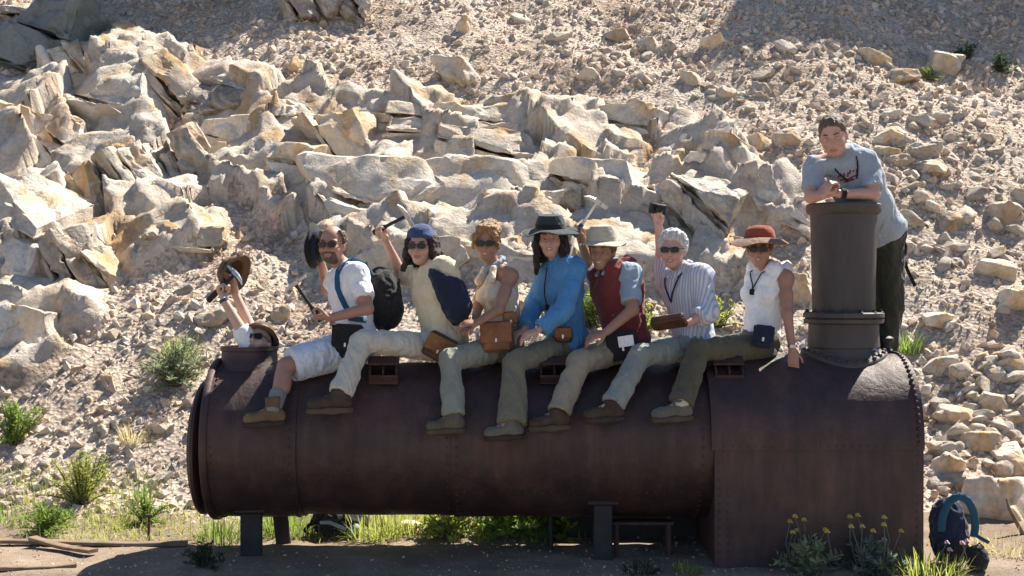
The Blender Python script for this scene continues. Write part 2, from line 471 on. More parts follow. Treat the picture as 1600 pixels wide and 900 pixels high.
# ------------------------------------------------------------------ hillside
def hill(x, y):
    x = np.asarray(x, float); y = np.asarray(y, float)
    sh = x.shape; p = np.stack([x.ravel(), y.ravel(), np.zeros(x.size)], 1)
    y0 = 1.15 + .25 * fbm(p * .5, 2, 3).reshape(sh) - .25 * np.clip((x - 1.5) / 2, 0, 1)
    s = .28; u = (y - y0) / s
    rise = s * np.where(u > 30, u, np.log1p(np.exp(np.clip(u, -40, 30))))
    m = np.clip(rise / 1.2, 0, 1)
    z = .10 + .70 * np.minimum(rise, 9.5 + .25 * np.maximum(rise - 9.5, 0))
    z = z + m * (.32 * fbm(p * .38, 3, 21).reshape(sh) + .10 * fbm(p * 1.6, 3, 22).reshape(sh)) + (.25 + .75 * m) * .045 * fbm(p * 6, 3, 23).reshape(sh)
    z = z + .10 * np.clip(-(y + .75), 0, 1.5) * .0
    # wheel rut and verge in front of the boiler
    z = z - .035 * np.exp(-((y + .72 + .05 * np.sin(x * 1.3)) / .07) ** 2)
    return z
def hill1(x, y): return float(hill(np.array([x]), np.array([y]))[0])
def hit(px, py):
    """the point of the hillside seen along one direction from where the photographer stood"""
    Y = np.linspace(-1.2, 14, 1500); d = Y - CAM_Y
    X = (px - 800) * d / FPX; Z = CAM_Z - (py - 450) * d / FPX
    g = hill(X, Y) - Z; i = np.argmax(g > 0) if (g > 0).any() else len(Y) - 1
    return A(X[i], Y[i], hill1(X[i], Y[i]))
def hnormal(x, y, e=.08):
    dx = (hill(x + e, y) - hill(x - e, y)) / (2 * e); dy = (hill(x, y + e) - hill(x, y - e)) / (2 * e)
    n = np.stack([-dx, -dy, np.ones_like(dx)], -1); return n / np.linalg.norm(n, axis=-1)[..., None]

xs = np.concatenate([-8 - np.geomspace(.05, 70, 26)[::-1], np.arange(-8, 8.001, .036), 8 + np.geomspace(.05, 70, 26)])
ys = np.concatenate([-1.3 - np.geomspace(.05, 60, 24)[::-1], np.arange(-1.3, 10.5, .036), 10.5 + np.geomspace(.05, 60, 22)])
GX, GY = np.meshgrid(xs, ys, indexing='ij')
GZ = hill(GX, GY)
# bedrock: inside these patches of the slope the ground itself is jointed rock, broken into tilted facets
def inside(px, py, poly):
    r = np.zeros(px.shape, bool); n = len(poly)
    for i in range(n):
        (x0, y0), (x1, y1) = poly[i], poly[(i + 1) % n]
        c = (y0 > py) != (y1 > py); r ^= c & (px < (x1 - x0) * (py - y0) / ((y1 - y0) + 1e-9) + x0)
    return r
dd = GY - CAM_Y; SX = 800 + GX * FPX / np.maximum(dd, 1); SY = 450 - (GZ - CAM_Z) * FPX / np.maximum(dd, 1)
SX = SX + 22 * fbm(np.stack([GX.ravel(), GY.ravel(), GX.ravel() * 0], 1) * 1.5, 3, 61).reshape(GX.shape)
SY = SY + 16 * fbm(np.stack([GX.ravel(), GY.ravel(), GX.ravel() * 0], 1) * 1.5 + 40, 3, 62).reshape(GX.shape)
POLY = [[(-60, 170), (80, 100), (200, 70), (330, 100), (345, 300), (320, 395), (190, 430), (130, 530), (60, 590), (-60, 610)],
        [(300, 110), (450, 130), (560, 150), (760, 170), (960, 175), (1080, 185), (1180, 250), (1290, 330), (1200, 380), (1180, 440), (860, 440), (560, 410), (420, 350), (330, 270)]]
MK = (inside(SX, SY, POLY[0]) | inside(SX, SY, POLY[1])).astype(float) * (dd > 9.5)
for _ in range(3):
    for ax in (0, 1): MK = (MK + np.roll(MK, 2, ax) + np.roll(MK, -2, ax) + np.roll(MK, 1, ax) + np.roll(MK, -1, ax)) / 5
sel = MK > .02; Q3 = np.stack([GX[sel], GY[sel], GZ[sel]], 1); fz = np.zeros(len(Q3)); r = np.random.default_rng(4)
Qw = Q3 + .06 * np.stack([fbm(Q3 * 3, 2, 63), fbm(Q3 * 3 + 5, 2, 64), fbm(Q3 * 3 + 9, 2, 65)], 1)
for nc, amp, off in ((80, .50, .19), (380, .26, .045), (2200, .18, .010)):
    pk = Q3[r.integers(0, len(Q3), nc)]; cn = r.normal(size=(nc, 3)) * A(1, 1, .5); cn /= np.linalg.norm(cn, axis=1)[:, None]; of = r.uniform(-.3, 1, nc) * off
    for i0 in range(0, len(Q3), 4000):
        q = Qw[i0:i0 + 4000]; who = np.argmin((pk * pk).sum(1)[None] - 2 * (q @ pk.T), 1)
        fz[i0:i0 + 4000] += np.clip(amp * ((Q3[i0:i0 + 4000] - pk[who]) * cn[who]).sum(1), -off * 1.3, off * 1.3) + of[who]
fz += .11
fz *= np.clip(MK[sel] * 1.5, 0, 1); GZ[sel] += .78 * fz; GY[sel] -= .52 * fz
nx, ny = GX.shape; ii = np.arange(nx * ny).reshape(nx, ny)
F = np.stack([ii[:-1, :-1], ii[1:, :-1], ii[1:, 1:], ii[:-1, 1:]], -1).reshape(-1, 4)
yc = GY[:-1, :-1].ravel() + .25 * fbm(np.stack([GX[:-1, :-1].ravel(), GY[:-1, :-1].ravel(), GX[:-1, :-1].ravel() * 0], 1) * 2.2, 3, 77)
hillside = obj('hillside', mesh_np('hillside', np.stack([GX, GY, GZ], -1).reshape(-1, 3), F, [M['hill'], M['dirt'], M['rock']], True, np.where(MK[:-1, :-1].ravel() > .42, 2, (yc < .95).astype(int))))
tag(hillside, 'sunlit stony hillside rising behind the old boiler', kind='structure')

# ------------------------------------------------------------------ rocks
def hull(n, seed, sc=(1, 1, 1), sub=False):
    r = np.random.default_rng(seed); p = r.normal(size=(n, 3)); p /= np.linalg.norm(p, axis=1)[:, None]
    p *= r.uniform(.72, 1.05, (n, 1)); p *= np.asarray(sc)
    import bmesh
    bm = bmesh.new()
    for q in p: bm.verts.new(q)
    res = bmesh.ops.convex_hull(bm, input=bm.verts)
    bmesh.ops.delete(bm, geom=list({g for g in list(res['geom_unused']) + list(res['geom_interior']) if isinstance(g, bmesh.types.BMVert)}), context='VERTS')
    if sub: bmesh.ops.bevel(bm, geom=list(bm.edges), offset=.07, segments=1, affect='EDGES')
    bmesh.ops.triangulate(bm, faces=bm.faces)
    bm.verts.index_update(); V = np.array([v.co[:] for v in bm.verts]); F = np.array([[v.index for v in f.verts] for f in bm.faces])
    bm.free(); return V, F
def rotm(yaw=0, pitch=0, roll=0): return np.array((Matrix.Rotation(yaw, 3, 'Z') @ Matrix.Rotation(pitch, 3, 'X') @ Matrix.Rotation(roll, 3, 'Y')))
def rock_vf(size, seed, h=.03, nplanes=12, bed=.0, beddir=(0, 0, 1), rough=.05, blocky=.5):
    """angular rock: intersected planes, worn by noise and cut along its bedding"""
    r = np.random.default_rng(seed); size = np.asarray(size, float) / 2
    N = [A(*v) for v in ((1, 0, 0), (-1, 0, 0), (0, 1, 0), (0, -1, 0), (0, 0, 1), (0, 0, -1))]
    N = [nrm(v + r.normal(size=3) * .22) for v in N] + [nrm(r.normal(size=3)) for _ in range(nplanes)]
    lo = -size * 1.3 - .06; dim = np.ceil((size * 2.6 + .12) / h).astype(int) + 1
    g = np.stack(np.meshgrid(*[(lo[i] + h * np.arange(dim[i])).astype(np.float32) for i in range(3)], indexing='ij'), -1).reshape(-1, 3)
    d = np.full(len(g), -9., np.float32)
    for i, n in enumerate(N):
        o = np.linalg.norm(n * size) * (r.uniform(.82, .98) if i < 6 else r.uniform(.74, 1.02))
        d = np.maximum(d, g @ n.astype(np.float32) - np.float32(o))
    m = size.min(); lim = .24 * m + .03
    near = np.abs(d) < lim + 2 * h
    q = g[near]
    f = rough * (.25 * fbm(q * 1.3 / max(m, .3), 2, seed) + .5 * fbm(q * 8, 3, seed + 3))
    qw = q + .03 * m * (np.stack([vnoise(q * 4 / max(m, .3), seed + 31), vnoise(q * 4 / max(m, .3) + 7, seed + 32), vnoise(q * 4 / max(m, .3) + 3, seed + 33)], 1) - .5)
    for nc, amp in ((22, .75), (80, .34)):        # chipped facets: each cell cut by a plane of its own
        cp = (r.uniform(-1.15, 1.15, (nc, 3)) * size).astype(np.float32); cn = r.normal(size=(nc, 3)).astype(np.float32); cn /= np.linalg.norm(cn, axis=1)[:, None]
        who = np.argmin((cp * cp).sum(1)[None] - 2 * (qw.astype(np.float32) @ cp.T), 1)
        f = f + amp * np.clip(((q - cp[who]) * cn[who]).sum(1), -.35 * m, .35 * m) * .55 + rough * (r.uniform(-.5, .5, nc)[who]) * (1.0 if nc < 50 else .5)
    if bed:
        b = nrm(beddir); w = (q @ b) * 7 / max(1, m * 1.3) + 1.2 * fbm(q * 1.2, 3, seed + 4)
        st = np.floor(w); fr = w - st
        hsh = _hash(st.astype(np.int64), (st * 3).astype(np.int64), (st * 0).astype(np.int64), seed)
        f = f + bed * (hsh - .5) * 1.6 + bed * np.clip((np.abs(fr - .5) - .36) / .14, 0, 1)
    d[near] += np.clip(f * np.clip(m / .35, .25, 1.6), -lim, lim)
    D = d.reshape(dim).astype(np.float32)
    for ax in range(3):
        for e_ in (0, 1, -1, -2):
            sl_ = [slice(None)] * 3; sl_[ax] = e_; D[tuple(sl_)] = np.maximum(D[tuple(sl_)], h)
    return surface_nets(D, lo, h)
def rock(name, c, size, seed, mat, rot=None, parent=None, h=.03, **kw):
    V, F = rock_vf(size, seed, h, **kw)
    V = V @ (np.eye(3) if rot is None else rot).T
    me = mesh_np(name, V, F, mat)
    o = obj(name, me, parent, Vector(c) if parent is None else Vector(c) - Vector(parent.location)); return o

def convex(Ns, Os):
    """corner points of the convex body n.x <= o"""
    import itertools
    T = np.array(list(itertools.combinations(range(len(Ns)), 3))); Mx = Ns[T]; det = np.linalg.det(Mx); ok = np.abs(det) > 1e-3
    p = np.linalg.solve(Mx[ok], Os[T[ok]][..., None])[..., 0]
    return p[(p @ Ns.T <= Os + 1e-6).all(1)]
def slab_mesh(pts, mat, seed, edge=.075, amp=.026, bev=.03):
    import bmesh
    bm = bmesh.new()
    for q in np.unique(np.round(pts, 4), axis=0): bm.verts.new(q)
    res = bmesh.ops.convex_hull(bm, input=bm.verts)
    bmesh.ops.delete(bm, geom=list({g for g in list(res['geom_unused']) + list(res['geom_interior']) if isinstance(g, bmesh.types.BMVert) and g.is_valid}), context='VERTS')
    bmesh.ops.dissolve_limit(bm, angle_limit=.03, verts=bm.verts, edges=bm.edges)
    try: bmesh.ops.bevel(bm, geom=list(bm.edges), offset=bev, segments=1, affect='EDGES', clamp_overlap=True)
    except Exception: pass
    bmesh.ops.triangulate(bm, faces=bm.faces)
    for _ in range(7):
        le = [e_ for e_ in bm.edges if e_.calc_length() > edge]
        if not le or len(bm.faces) > 5000: break
        bmesh.ops.subdivide_edges(bm, edges=le, cuts=1); bmesh.ops.triangulate(bm, faces=[f for f in bm.faces if len(f.verts) > 3])
    bm.normal_update(); bm.verts.index_update()
    V = np.array([v.co[:] for v in bm.verts]); N = np.array([v.normal[:] for v in bm.verts]); F = np.array([[v.index for v in f.verts] for f in bm.faces]); bm.free()
    f = .6 * fbm(V * 2.2, 2, seed) + .55 * fbm(V * 7, 2, seed + 2) - 1.5 * np.clip(.10 - np.abs(fbm(V * 1.7 + 3, 2, seed + 4)), 0, .1) / .1      # worn faces, thin joints
    r = np.random.default_rng(seed); lo_, hi_ = V.min(0), V.max(0); g = np.zeros(len(V)); Vw = V + .05 * np.stack([fbm(V * 4, 2, seed + 6), fbm(V * 4 + 5, 2, seed + 7), fbm(V * 4 + 9, 2, seed + 8)], 1)
    for nc, am, lm in ((7, .16, .028), (40, .20, .014)):            # broken faces: each cell chipped along a plane of its own
        cp = lo_ + (hi_ - lo_) * r.uniform(0, 1, (nc, 3)); cn = r.normal(size=(nc, 3)); cn /= np.linalg.norm(cn, axis=1)[:, None]
        who = np.argmin((cp * cp).sum(1)[None] - 2 * (Vw @ cp.T), 1); g += np.clip(am * ((V - cp[who]) * cn[who]).sum(1), -lm, lm * .6) - lm * .3 * r.uniform(0, 1, nc)[who]
    V = V + N * (amp * f + g)[:, None]
    me = mesh_np('rock_slab', V, F, mat, True)
    me.set_sharp_from_angle(angle=math.radians(27)); return me
def outcrop(label, base, blocks, name='rock_outcrop'):
    """blocks: px, py, width px, height px, depth m, yaw, pitch, roll (deg), material, bedding, bedding dir, seed, setback"""
    e = thing(name, label, 'rock outcrop', base)
    for (px, py, w, h, dep, ya, pi_, ro, m, bed, bd, seed, sb) in blocks:
        p = hit(px, py); k = (p[1] - CAM_Y) / FPX; c = p + A(0, sb + .05, sb * -(py - 450) / FPX)
        r = np.random.default_rng(seed); size = A(w * k * 1.25, dep * 1.15, h * k * 1.45) / 2; Rm = rotm(*np.radians([ya, pi_, ro]))
        b_ = nrm(nrm(bd) @ Rm + r.normal(size=3) * .08); ext = np.linalg.norm(b_ * size)
        ns = max(1, min(1 + int(round(bed * 100 * (.42 if bed < .06 else .6))), int(2 * ext / .17))); cut = np.concatenate([[-1.2], np.sort(np.linspace(-.8, .8, ns + 1)[1:-1] + r.uniform(-.12, .12, ns - 1)), [1.2]]) * ext
        Ns = [nrm(v + r.normal(size=3) * .16) for v in np.array([(1, 0, 0), (-1, 0, 0), (0, 1, 0), (0, -1, 0), (0, 0, 1), (0, 0, -1)], float)] + [nrm(r.normal(size=3)) for _ in range(7)]
        Os = [np.linalg.norm(n * size) * (r.uniform(.84, 1) if i < 6 else r.uniform(.72, .98)) for i, n in enumerate(Ns)]
        for j in range(ns):
            if cut[j + 1] - cut[j] < .05: continue
            jit = 1 + r.uniform(-.16, .06, len(Os)); N_ = np.array(Ns + [b_, -b_]); O_ = np.array(list(np.array(Os) * jit) + [cut[j + 1] - .006, -cut[j] - .006])
            pts = convex(N_, O_)
            if len(pts) < 4: continue
            sh = r.normal(size=3) * .035; sh -= b_ * (sh @ b_)
            me = slab_mesh((pts + sh) @ Rm.T, M[m], seed * 7 + j)
            obj('rock_slab', me, e, Vector(c) - Vector(e.location))
    return e

UP = (0, 0, 1); LEAN = (.8, .1, .55)
outcrop('big pale rock ledge running across the slope behind the seated people', hit(800, 420), [
    (610, 350, 180, 150, 1.2, 8, -18, -14, 'rock_grey', .05, (.4, 0, 1), 101, .35),
    (720, 355, 210, 150, 1.2, -6, -10, 12, 'rock_grey', .03, (.4, 0, 1), 102, .40),
    (780, 262, 230, 86, 1.0, -4, -8, 10, 'rock', .05, (.15, 0, 1), 103, .15),
    (705, 205, 190, 60, .9, 5, -22, 3, 'rock', .04, UP, 104, .2),
    (595, 215, 120, 100, .9, 15, -18, -20, 'rock', .05, (.5, 0, .8), 105, .2),
    (540, 265, 70, 150, .9, 20, -10, -12, 'rock_ochre', .04, LEAN, 125, .3),
    (465, 300, 108, 112, .9, -15, -10, 4, 'rock', .05, (.2, .4, 1), 106, .2),
    (560, 180, 80, 60, .7, 25, -20, 15, 'rock_grey', .03, UP, 107, .2),
    (835, 335, 120, 80, .9, 10, -6, 6, 'rock', .05, UP, 108, .25),
    (930, 325, 160, 100, 1.0, -10, -10, 8, 'rock', .05, (.3, 0, 1), 109, .15),
    (1068, 342, 140, 96, 1.0, -22, -6, 14, 'rock_strata', .06, (.75, 0, .6), 110, .12),
    (985, 375, 110, 80, .9, 12, -6, 0, 'rock_grey', .04, UP, 111, .3),
    (1000, 215, 130, 66, .8, 8, -24, 14, 'rock', .05, (.3, 0, 1), 112, .15),
    (905, 250, 120, 60, .8, -12, -20, 6, 'rock_grey', .04, UP, 113, .25),
    (1140, 285, 130, 90, .9, -12, -16, 24, 'rock', .05, (.5, 0, .8), 114, .15),
    (1215, 330, 110, 50, .7, -6, -18, 26, 'rock', .04, (.4, 0, .9), 115, .1),
    (1135, 412, 96, 60, .7, 10, -12, 4, 'rock_grey', .03, UP, 116, .1),
    (800, 420, 200, 70, .9, 4, -14, 3, 'rock', .05, UP, 117, .2),
    (660, 425, 150, 50, .7, -10, -18, 8, 'rock', .04, UP, 118, .2),
    (870, 215, 60, 30, .5, 20, -10, 10, 'rock', .03, UP, 119, .05),
    (1060, 265, 90, 40, .6, -20, -14, 20, 'rock_grey', .04, UP, 120, .1),
])
outcrop('broken cream and orange cliff at the left edge, above the talus', hit(60, 480), [
    (38, 405, 140, 245, 1.3, -14, -6, 3, 'rock_grey', .04, (.2, 0, 1), 201, .25),
    (25, 545, 80, 90, .9, -20, -10, 8, 'rock_grey', .03, UP, 202, .15),
    (128, 335, 60, 120, .8, 30, -4, -12, 'rock_ochre', .05, LEAN, 203, .25),
    (165, 190, 170, 150, 1.2, -18, -20, -16, 'rock_grey', .04, (.4, 0, 1), 204, .3),
    (255, 175, 70, 140, .9, 35, -10, -26, 'rock_ochre', .06, LEAN, 205, .2),
    (215, 310, 90, 130, .9, 20, -10, -32, 'rock_strata', .09, (.85, 0, .5), 206, .15),
    (280, 295, 80, 130, .9, 28, -12, -30, 'rock_strata', .09, (.85, 0, .5), 207, .1),
    (268, 390, 130, 40, .7, 6, -10, -12, 'rock_ochre', .05, (.1, 0, 1), 208, .05),
    (120, 455, 70, 110, .8, -25, -8, -34, 'rock_strata', .07, LEAN, 209, .12),
    (165, 440, 60, 80, .7, 15, -8, -40, 'rock_ochre', .06, LEAN, 210, .08),
    (75, 255, 110, 70, .9, 10, -20, -20, 'rock', .06, (.5, 0, .8), 211, .2),
    (22, 225, 60, 76, .8, 25, -6, 6, 'rock_ochre', .04, UP, 212, .15),
    (110, 120, 100, 60, .8, 15, -24, -24, 'rock', .06, LEAN, 213, .2),
    (190, 95, 120, 46, .8, -10, -24, -22, 'rock_strata', .05, LEAN, 214, .2),
    (310, 190, 60, 50, .7, 15, -20, -10, 'rock_ochre', .05, UP, 215, .1),
])
outcrop('pale layered rock shelves between the left cliff and the long ledge', hit(370, 240), [
    (372, 160, 130, 80, .9, -6, -24, -8, 'rock_strata', .05, (.2, 0, 1), 301, .2),
    (380, 228, 140, 50, .8, 6, -16, -6, 'rock', .05, (.1, 0, 1), 302, .1),
    (345, 265, 80, 46, .7, 16, -14, 4, 'rock_ochre', .05, UP, 303, .1),
    (440, 195, 60, 60, .7, 18, -16, 12, 'rock_grey', .04, UP, 304, .1)])
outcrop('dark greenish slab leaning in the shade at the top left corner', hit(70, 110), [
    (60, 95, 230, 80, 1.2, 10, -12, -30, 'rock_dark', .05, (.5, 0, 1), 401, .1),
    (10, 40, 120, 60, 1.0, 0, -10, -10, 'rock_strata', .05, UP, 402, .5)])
outcrop('grey striped rock block at the top edge left of centre', hit(505, 50), [
    (480, 25, 90, 56, .9, 12, -10, -4, 'rock_strata', .05, (.85, 0, .4), 411, .2),
    (545, 22, 70, 60, .9, -8, -10, 4, 'rock_strata', .05, (.85, 0, .4), 412, .2)])

BOULDERS = [  # px, py, w, h, material, label
    (717, 112, 70, 50, 'rock_grey', 'triangular grey boulder alone above the long ledge'),
    (965, 56, 48, 22, 'rock', 'flat white elongated stone near the top edge right of centre'),
    (725, 42, 22, 32, 'rock', 'small upright pale stone just above the triangular boulder'),
    (460, 102, 26, 34, 'rock_ochre', 'yellowish stone below the striped block at the top edge'),
    (1080, 122, 36, 26, 'rock_grey', 'grey stone in the middle of the upper scree, leftmost of three'),
    (1136, 146, 34, 26, 'rock_grey', 'grey rounded stone on the upper scree, middle of three'),
    (1188, 140, 30, 28, 'rock_grey', 'squarish grey stone on the upper scree, rightmost of three'),
    (1112, 68, 44, 24, 'rock', 'rounded cream stone high on the scree right of centre'),
    (1016, 72, 34, 22, 'rock_grey', 'grey stone beside the flat white stone near the top'),
    (1368, 92, 46, 26, 'rock', 'cream boulder at the edge of the tree shadow'),
    (1476, 100, 60, 40, 'rock_grey', 'large grey boulder inside the tree shadow upper right'),
    (1412, 118, 56, 30, 'rock_ochre', 'brownish boulder just below the tree shadow edge'),
    (1112, 205, 50, 34, 'rock_ochre', 'tilted tan block at the left end of the stone row'),
    (1152, 228, 50, 32, 'rock', 'pale split block second in the stone row behind the standing man'),
    (1188, 226, 46, 36, 'rock_ochre', 'cream block with orange edge in the stone row'),
    (1232, 216, 50, 36, 'rock_grey', 'grey boulder ending the stone row left of the standing man'),
    (1392, 212, 56, 30, 'rock', 'flat cream slab just right of the standing man at head height'),
    (1392, 240, 40, 30, 'rock_ochre', 'orange tinted stone under the flat cream slab'),
    (1442, 240, 44, 40, 'rock_grey', 'grey boulder right of the standing man at shoulder height'),
    (1408, 250, 38, 26, 'rock', 'rounded cream stone touching the standing man\'s shoulder line'),
    (1460, 262, 54, 26, 'rock', 'long pale stone below the grey boulder on the right'),
    (1580, 572, 54, 24, 'rock', 'pale flat stone at the right edge level with the boiler top'),
    (1482, 732, 58, 44, 'rock', 'rounded cream boulder just right of the boiler end'),
    (1560, 782, 112, 76, 'rock', 'largest pale boulder at the lower right behind the blue pack'),
    (1586, 722, 60, 44, 'rock', 'pale boulder at the right edge above the largest one'),
    (1530, 690, 60, 34, 'rock_ochre', 'tan angular boulder in the rubble right of the boiler'),
    (1500, 650, 70, 30, 'rock', 'long slanting slab in the rubble right of the boiler'),
    (1555, 632, 56, 32, 'rock_grey', 'greyish angular stone in the rubble at the right'),
    (640, 826, 56, 26, 'rock', 'white flat stone on the grass under the boiler'),
    (436, 492, 30, 40, 'rock', 'small white upright stone behind the man with the backpack'),
    (545, 490, 60, 24, 'rock', 'low stone hidden partly behind the man with the backpack'),
    (330, 498, 70, 30, 'rock_grey', 'low grey stone on the talus above the large bush'),
    (815, 482, 60, 44, 'rock', 'cream boulder between the tank top woman and the blue jacket woman'),
    (1250, 455, 44, 60, 'rock', 'pale upright boulder left of the chimney foot'),
    (1255, 326, 50, 40, 'rock_grey', 'grey boulder beside the standing man\'s elbow'),
    (1490, 345, 50, 34, 'rock_ochre', 'orange stained stone on the scree right of the standing man'),
    (1570, 330, 60, 40, 'rock', 'cream block near the right edge below the grey rubble'),
    (1560, 420, 70, 36, 'rock_grey', 'flat grey slab at the right on the scree'),
    (1590, 470, 60, 40, 'rock', 'pale block cut by the right edge of the picture'),
    (1470, 500, 54, 28, 'rock', 'cream stone on the scree right of the standing man\'s legs'),
]
for i, (px, py, w, h_, m, lab) in enumerate(BOULDERS):
    p = hit(px, min(py + h_ * .25, 895)); k = (p[1] - CAM_Y) / FPX
    sz = (w * k, max(w, h_) * k * .85, h_ * k * 1.05)
    tag(rock('boulder', p + A(0, .06, .18 * h_ * k), sz, 500 + i, M[m], rotm(R.uniform(-.5, .5), R.uniform(-.25, .1), R.uniform(-.25, .25)),
             h=max(.012, w * k / 26), rough=.035, bed=.015 if i % 3 == 0 else 0, nplanes=9), lab, 'boulder', 'boulders on the slope')

# scree: 300 largest stones one by one, the rest as one mass
def scatter(n, smin, smax, power, seed, yr=(.95, 10.2)):
    r = np.random.default_rng(seed)
    y = r.uniform(yr[0], yr[1], n * 2); d = y - CAM_Y
    keep = r.uniform(0, 1, n * 2) < d / 20; y = y[keep][:n]; d = y - CAM_Y
    x = r.uniform(-.43, .43, len(y)) * d
    s = smin * (smax / smin) ** (r.uniform(0, 1, len(y)) ** power)
    return x, y, s
big_t = []
for k in range(10):
    V, F = hull(16, 900 + k, (1, .85, .62), True); big_t.append(mesh_np('stone', V, F, M['rock_grey' if k % 3 == 0 else 'rock'], False))
x, y, s = scatter(300, .06, .19, 1.7, 41)
rr = np.random.default_rng(88)
for (x0, x1, y0, y1, n0, n1, sa, sb) in ((1462, 1600, 560, 770, 0, 70, .07, .17), (1380, 1600, 180, 420, 70, 130, .06, .16), (1000, 1250, 60, 250, 130, 165, .06, .12), (400, 1000, 60, 150, 165, 195, .05, .11)):
    for i in range(n0, n1):
        q = hit(rr.uniform(x0, x1), rr.uniform(y0, y1)); x[i], y[i] = q[0], q[1]; s[i] = sa * (sb / sa) ** rr.uniform(0, 1)
z = hill(x, y)
for i in range(len(x)):
    o = bpy.data.objects.new('stone', big_t[i % 10]); C.objects.link(o); o.parent = hillside
    o.location = (x[i], y[i], z[i] + s[i] * .05); o.scale = (s[i] * R.uniform(.9, 1.5), s[i], s[i] * R.uniform(.8, 1.2))
    o.rotation_euler = (R.uniform(-.9, .3), R.uniform(-.5, .5), R.uniform(0, 6.3))
def stone_mass(name, n, smin, smax, power, seed, npts, yr=(.95, 10.2)):
    tm = [hull(npts, seed * 10 + k, (1, .8, .6)) for k in range(16)]
    x, y, s = scatter(n, smin, smax, power, seed, yr); z = hill(x, y); r = np.random.default_rng(seed + 1)
    # clumped: thin them out where a slow noise is low
    keep = fbm(np.stack([x, y, x * 0], 1) * .9, 3, seed + 2) > r.uniform(-.75, .12, len(x)); x, y, s, z = x[keep], y[keep], s[keep], z[keep]
    VV = []; FF = []; nb = 0
    for k in range(16):
        q = np.arange(k, len(x), 16); V, F = tm[k]; m = len(q)
        e = r.normal(size=(m, 4)); e /= np.linalg.norm(e, axis=1)[:, None]; e[:, 0] += .6; e /= np.linalg.norm(e, axis=1)[:, None]
        w_, a, b, c = e.T
        Rm = np.stack([1 - 2 * (b * b + c * c), 2 * (a * b - c * w_), 2 * (a * c + b * w_), 2 * (a * b + c * w_), 1 - 2 * (a * a + c * c), 2 * (b * c - a * w_), 2 * (a * c - b * w_), 2 * (b * c + a * w_), 1 - 2 * (a * a + b * b)], 1).reshape(-1, 3, 3)
        W = np.einsum('mij,vj->mvi', Rm, V) * s[q][:, None, None] + np.stack([x[q], y[q], z[q] + s[q] * .02], 1)[:, None, :]
        VV.append(W.reshape(-1, 3)); FF.append((F[None] + (np.arange(m) * len(V))[:, None, None] + nb).reshape(-1, 3)); nb += m * len(V)
    return obj(name, mesh_np(name, np.concatenate(VV), np.concatenate(FF), M['stones'], False), hillside, (0, 0, 0))
tag(stone_mass('scree', 24000, .020, .095, 1.75, 51, 12), kind='stuff')
tag(stone_mass('gravel', 34000, .012, .028, 1.2, 61, 8), kind='stuff')
tag(stone_mass('track_grit', 6000, .004, .018, 2.4, 71, 8, (-.95, .95)), kind='stuff')
# rubble pile to the right of the boiler

# ------------------------------------------------------------------ the boiler
BZ, BR = .85, .50                                   # barrel axis height, radius
FX0, FX1, FR, FZ = 1.27, 2.58, .522, .880           # firebox ends, crown radius, crown axis height
boiler = thing('steam_boiler', 'long rusty riveted steam boiler with a short chimney, lying before the hill', 'boiler', (0, 0, .1))
def ring_pts(x, r, zc, n=64): return [(x, r * math.sin(2 * math.pi * k / n), zc + r * math.cos(2 * math.pi * k / n)) for k in range(n)]
def sheet(x0, x1, r, zc=BZ, t=.012, n=72, steps=16):
    """open rolled plate with thickness and slight dents"""
    m = MB(); V = []
    xsx = np.linspace(x0, x1, steps)
    for rr in (r, r - t):
        for x in xsx:
            for k in range(n):
                th = 2 * math.pi * k / n
                dent = .004 * math.sin(3 * th + 4 * x) * math.sin(2.3 * x + th) + .003 * math.sin(9 * x + 5 * th)
                V.append((x, (rr + dent) * math.sin(th), zc + (rr + dent) * math.cos(th)))
    F = []; S = steps * n
    for L in (0, 1):
        for i in range(steps - 1):
            for k in range(n):
                a, b = L * S + i * n + k, L * S + i * n + (k + 1) % n
                q = (a, b, b + n, a + n); F.append(q[::-1] if L == 0 else q)
    for i, fl in ((0, 0), (steps - 1, 1)):
        for k in range(n):
            a, b = i * n + k, i * n + (k + 1) % n; q = (a, b, b + S, a + S); F.append(q if not fl else q[::-1])
    return m.add(V, F)
def rivets(spots, r=.009, hgt=.006):
    """spots: (point, outward normal)"""
    m = MB()
    for p, nr in spots: m.lathe([(r, -.003), (r * .95, hgt * .45), (r * .6, hgt * .9), (0.0005, hgt)], p, nr, n=6, cap=False)
    return m
def ring_rivets(x, r, zc, n, lo=0, hi=2 * math.pi):
    return [((x, r * math.sin(a), zc + r * math.cos(a)), (0, math.sin(a), math.cos(a))) for a in np.linspace(lo, hi, n, endpoint=False)]
def rivet_part(sp, parent, r=.009, hgt=.006):
    o = rivets(sp, r, hgt).build('rivets', M['iron'], parent, True); return tag(o, kind='stuff')
# barrel plates: smokebox, two courses lapped over each other
HX, HR = -1.745, .178                               # hatch centre
smoke = sheet(-1.93, -1.36, BR + .012).build('smokebox', M['iron'], boiler, True)
rivet_part(ring_rivets(-1.40, BR + .013, BZ, 60) + ring_rivets(-1.895, BR + .013, BZ, 60), smoke)
c1 = sheet(-1.37, -.36, BR).build('barrel_plate', M['iron'], boiler, True)
rivet_part(ring_rivets(-.41, BR + .001, BZ, 56), c1)
c2 = sheet(-.38, FX0 + .02, BR + .011).build('barrel_plate', M['iron'], boiler, True)
rivet_part(ring_rivets(-.35, BR + .012, BZ, 56) + ring_rivets(1.2, BR + .012, BZ, 56) + [((x, -(BR + .011) * math.sin(2.2), BZ + (BR + .011) * math.cos(2.2)), (0, -math.sin(2.2), math.cos(2.2))) for x in np.arange(-.3, 1.2, .055)], c2)
